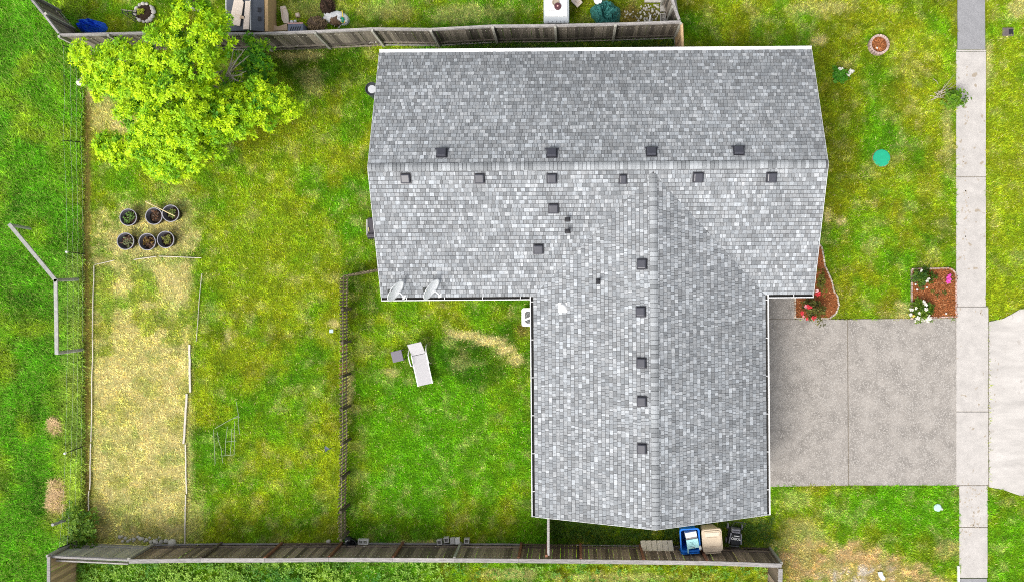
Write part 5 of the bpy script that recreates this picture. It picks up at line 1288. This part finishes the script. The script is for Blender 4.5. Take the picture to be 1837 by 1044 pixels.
slab('yellow_sheet', 'bent yellow plastic sheet beside the soil bag', [(611, 21), (614.5, 19.5), (616, 30), (619.5, 42), (612.5, 42), (612, 38.5), (616, 38), (613, 27)], .12, .02, mat('yellow_plastic', (.70, .55, .07), .5, .08, 8), 'sheet')
# white cabinet
z = 1.15; c = P(998, 8, z); c.z = 0; t = thing('storage_cabinet', 'white storage cabinet with two round caps on top behind the fence', 'cabinet', c, R(-.3))
W2 = (1021 - 975) * (CAM_H - z) / FPX; yb = P(998, 42, z).y - c.y; yt = .75
MB().box((0, (yt + yb) / 2, z / 2), (W2, yt - yb, z)).build('body', mat('cabinet_grey', (.50, .53, .55), .5, .05, 5), t, bevel=.05)
MB().box((0, (yt + yb) / 2 + .09, z + .012), (W2 - .14, yt - yb - .30, .03)).build('top_panel', WHITE, t, bevel=.01)
MB().box((0, P(998, 19.5, z).y - c.y, z + .030), (W2 - .14, .018, .008)).build('seam', MOWG, t)
for k in range(5): MB().box((-.30 + k * .15, yb + .05, z + .006), (.012, .05, .02)).build('rib', MOWG, t)
MB().box((0, yb - .03, z - .25), (W2 * .62, .05, .06)).build('pull_bar', BLACKP, t)
q = P(997, 6, z) - c; MB().lathe([(.14, z + .02), (.14, z + .06), (.11, z + .06), (.10, z + .035), (0, z + .035)], (q.x, q.y, 0), 24).build('ring_cap', mat('tan_ring', (.34, .29, .22), .6, .1, 8), t)
q = P(1000.5, 13, z) - c; MB().lathe([(.13, z + .03), (.13, z + .08), (.11, z + .09), (.05, z + .09), (.045, z + .10), (0, z + .10)], (q.x, q.y, 0), 24).build('red_cap', mat('dark_red_cap', (.085, .03, .035), .5, .1, 8), t)
MB().lathe([(.035, z + .10), (.03, z + .106), (0, z + .108)], (q.x, q.y, 0), 14).build('cap_button', mat('pink_edge', (.62, .36, .33)), t)
slab('cardboard_box', 'folded cardboard piece beside the white cabinet at the top edge', [(1024, -6), (1036, -8), (1045, 6), (1036, 15), (1025, 4)], .15, .06, CARDL, 'carton', fl=[((1031, 3), (1037, 8)), ((1037, 8), (1041, 3))])
# rubble patch with concrete kerbs
c = P(1165, 25); t = thing('rubble_patch', 'patch of rubble stones inside concrete kerbs in the fence corner', 'rubble', c)
for k in range(90):
    x, y = rnd.uniform(1120, 1183), rnd.uniform(9, 40)
    if x < 1150 and y < 22: continue
    s = rnd.uniform(.03, .07) if x > 1145 else rnd.uniform(.02, .05)
    MB().blob((0, 0, s * .4), (s, s * .8, s * .6), k, .3, 8, 5).build('stone', STONE, t, True, loc=P(x, y) - c, rz=rnd.random() * 3)
KERB = mat('kerb_concrete', (.44, .42, .38), .95, .15, 8, bump=.3, bscale=80)
for pts, h in (([(1156, -30), (1193, -30), (1193, 6), (1156, 6)], .10), ([(1184, 8), (1193.5, 8), (1193.5, 23), (1184, 23)], .14)): MB().prism([tuple((P(a, b) - c).xy) for a, b in pts], 0, h).build('kerb', KERB, t, bevel=.01)
MB().box(P(1166, 34, .06) - c, (.05, .26, .05), R(-8)).build('white_pipe', WHITE, t)
o = block('concrete_block', 'hollow concrete block at the end of the kerb in the rubble corner', 1189.5, 32.5, .20, .36, .18, 0, 1, m_=KERB)
for k in range(3):
    a, b = P(1200 + 4 * k, -20, .3 + .2 * k), P(1206 + 4.5 * k, 33, .1 + .2 * k); d = b - a
    tag(MB().box((0, 0, 0), (d.length, .10, .04), math.atan2(d.y, d.x)).build('timber_plank', POSTG, loc=(a + b) / 2), ['lowest', 'middle', 'highest'][k] + ' of three loose grey planks leaning along the corner fence', 'plank')

# ------------------------------------------------------------------ grass
def no_grass(x, y, px, py, ragged=True):
    jx, jy = px.copy(), py.copy()
    k_ = 1.0 if ragged else 0.0; px = px + k_ * 8 * (fbm(jx * .12, jy * .12, 501, 3) - .5); py = py + k_ * 9 * (fbm(jx * .12, jy * .12, 511, 3) - .5)
    m = (x > RX0) & (x < RX1) & (y > RY0) & (y < RY1) | (x > VX0) & (x < VX1) & (y > VY0) & (y < RY0 + .5)
    m |= (px > 1365) & (px < 1715) & (py > 572.5) & (py < 870.5) | (px > 1365) & (px < 1426) & (py > 520) & (py < 573)
    m |= (px > 1714) & (px < 1769) & (py < 551) | (px > 1714) & (px < 1773) & (py >= 550) & (py < 872) | (px > 1720) & (px < 1771) & (py >= 872)
    ap = [(1774, 577), (1800, 571), (1817, 562), (1830, 554), (1900, 545), (1900, 905), (1842, 892), (1822, 886), (1800, 878), (1774, 873)]
    for poly in (ap, sq, cv): m |= inside(poly, px, py)
    m |= np.hypot(px - 1574, py - 83) < 17; m |= np.hypot(px - 1581, py - 284) < 16; m |= np.hypot(px - 1808, py - 58) < 10; m |= np.hypot(px - 1683, py - 910) < 8
    m |= np.hypot((px - 260) / 1.1, py - 24) < 17; m |= np.hypot((px - 354) / 1.1, py - 4) < 15
    m |= (px > 1148) & (px < 1196) & (py < 39) & (py > -40)
    return m
def blades(name, x, y, L, W, tilt, cols, z0=-.012):
    n = len(x); a = rng.uniform(0, 2 * np.pi, n) + 2.5 * (vnoise(x * 1.1, y * 1.1, 55) - .5)
    dx, dy = np.cos(a), np.sin(a); h = L * np.sin(tilt); r_ = L * np.cos(tilt)
    b = np.stack([x, y, np.zeros(n) + z0], 1); sv = np.stack([-dy, dx, np.zeros(n)], 1) * W[:, None]
    tip = b + np.stack([dx * r_, dy * r_, h], 1)
    v = np.stack([b - sv, b + sv, tip], 1)
    c = np.repeat(cols[:, None, :], 3, 1)
    return np_mesh(name, v.reshape(-1, 3), np.arange(n * 3).reshape(-1, 3), c.reshape(-1, 3))
GRASS = mat('grass_blade', rough=.65, attr=True, var=.08, scale=2, trans=.30, spec=.2)
X0_, X1_, Y0_, Y1_ = -23.6, 18.6, -12.4, 12.4
area = (X1_ - X0_) * (Y1_ - Y0_)
N = int(area * 1150); x = rng.uniform(X0_, X1_, N); y = rng.uniform(Y0_, Y1_, N); px, py = plan(x, y)
col, dry, strip, straw = ground_at(x, y); meadow, neigh, south_ = zones(px, py)
keep = (~no_grass(x, y, px, py)) & (rng.random(N) > .55 * dry) & (rng.random(N) > .8 * strip) & (rng.random(N) > .4 * straw) & (meadow < .5) & ~((np.abs(py - 979.5) < 5) & (px > 140) & (px < 1390) & (rng.random(N) < .8))
x, y, col, px, py, dry = x[keep], y[keep], col[keep], px[keep], py[keep], dry[keep]
n = len(x); cl = fbm(x * 2.4, y * 2.4, 401, 3); hf = vnoise(x * 11, y * 11, 403) * .6 + vnoise(x * 5.2, y * 5.2, 405) * .4
near = np.exp(-((py - 979) / 5) ** 2) * (px < 1390) + np.exp(-((py - 86) / 6) ** 2) * (px < 1220) + np.exp(-((px - 617) / 7) ** 2) * (py > 490)
L = (.06 + .09 * rng.random(n)) * (.6 + .6 * cl + .3 * hf) * (1 + .8 * np.clip(near, 0, 1)); W = rng.uniform(.006, .013, n); tilt = np.clip(rng.normal(.70, .3, n), .15, 1.4)
var = np.exp(rng.normal(0, .24, (n, 1))) * (.70 + .6 * cl[:, None]) * (.52 + .96 * hf[:, None]); hue = rng.normal(0, .10, (n, 1)) + .22 * (hf[:, None] - .5) * (1 - dry[:, None])
cc = col * GALB * var * np.concatenate([1 + hue, np.ones((n, 1)), 1 - hue], 1)
st = rng.random(n) < .025 + .25 * dry; cc[st] = C_DRY * (.6 + .9 * hf[st][:, None]) * rng.uniform(.75, 1.15, (st.sum(), 1))
tag(link('lawn_grass', blades('lawn_grass', x, y, L, W, tilt, cc, np.where(no_grass(x, y, px, py, False), .03, -.012)), GRASS), 'mown lawn grass of green, olive and dry blades', 'grass', None, 'stuff')
# meadow
N = 240000; x = rng.uniform(X0_, P(160, 500).x, N); y = rng.uniform(Y0_, Y1_, N); px, py = plan(x, y); col, dry, strip, straw = ground_at(x, y); meadow, _, _ = zones(px, py)
keep = (meadow > .45) | ((px > 140) & (px < 165) & (py < 120)); x, y, col, px, py = x[keep], y[keep], col[keep], px[keep], py[keep]; n = len(x); cl = fbm(x * 1.5, y * 1.5, 421, 4)
hf = vnoise(x * 6.5, y * 6.5, 423) * .6 + vnoise(x * 14, y * 14, 425) * .4
L = (.12 + .24 * rng.random(n)) * (.5 + .9 * cl); W = rng.uniform(.009, .019, n); tilt = np.clip(rng.normal(.70, .3, n), .1, 1.4)
cc = col * 1.5 * np.exp(rng.normal(0, .36, (n, 1))) * (.7 + .6 * cl[:, None]) * (.45 + 1.1 * hf[:, None])
pl = rng.random(n) < .16; cc[pl] = np.array(lin(176, 196, 96)) * rng.uniform(.7, 1.2, (pl.sum(), 1))
tag(link('meadow_grass', blades('meadow_grass', x, y, L, W, tilt, cc), GRASS), 'tall lush green meadow grass left of the wire fence', 'grass', None, 'stuff')
# lush weeds below the bottom fence and along the fence foot
N = 9000; x = rng.uniform(P(130, 1000).x, P(1395, 1000).x, N); y = rng.uniform(P(700, 1075).y, P(700, 986).y, N); px, py = plan(x, y)
pr = np.where(px < 620, .45, np.where(px < 790, .25, .08)) * (1 - .85 * blobmask(px, py, 668, 1006, 26, 9, .5, 36, .09)); k = rng.random(N) < pr; x, y, px, py = x[k], y[k], px[k], py[k]; n = len(x)
hgt = .05 + .30 * fbm(x * 1.2, y * 1.2, 441, 3) * np.where(px < 700, 1, .5); t_ = np.clip(fbm(x * .9, y * .9, 451, 4) * 1.6 - .4 + rng.normal(0, .15, n), 0, 1)[:, None]
cc = (np.array(lin(58, 116, 26)) * (1 - t_) + np.array(lin(146, 180, 62)) * t_) * 1.1
tag(leaves('weeds', np.stack([x, y, hgt], 1), np.tile([0, 0, 1.0], (n, 1)) + rng.normal(0, .3, (n, 3)), cc, LEAF, None, n=7, length=.12, width=.022, up=.35), 'lush leafy weeds below the bottom fence', 'weeds', None, 'stuff')
# coarse tufts under the eaves between house and bottom fence and behind the house
N = 2600; x = np.concatenate([rng.uniform(P(990, 960).x, P(1385, 960).x, 1700), rng.uniform(P(820, 84).x, P(1215, 84).x, 900)]); y = np.concatenate([rng.uniform(P(1000, 978).y, P(1000, 930).y, 1700), rng.uniform(P(900, 92).y, P(900, 72).y, 900)])
k = rng.random(N) < fbm(x * 1.4, y * 1.4, 461, 3) * 1.3 - .1; x, y = x[k], y[k]; n = len(x)
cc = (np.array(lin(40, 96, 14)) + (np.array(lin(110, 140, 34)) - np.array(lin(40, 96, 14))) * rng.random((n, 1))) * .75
tag(leaves('grass_tufts', np.stack([x, y, np.full(n, .05)], 1), np.tile([0, 0, 1.0], (n, 1)), cc, LEAF, None, n=6, length=.17, width=.012, up=.6), 'coarse shaded grass tufts along the house walls', 'grass', None, 'stuff')
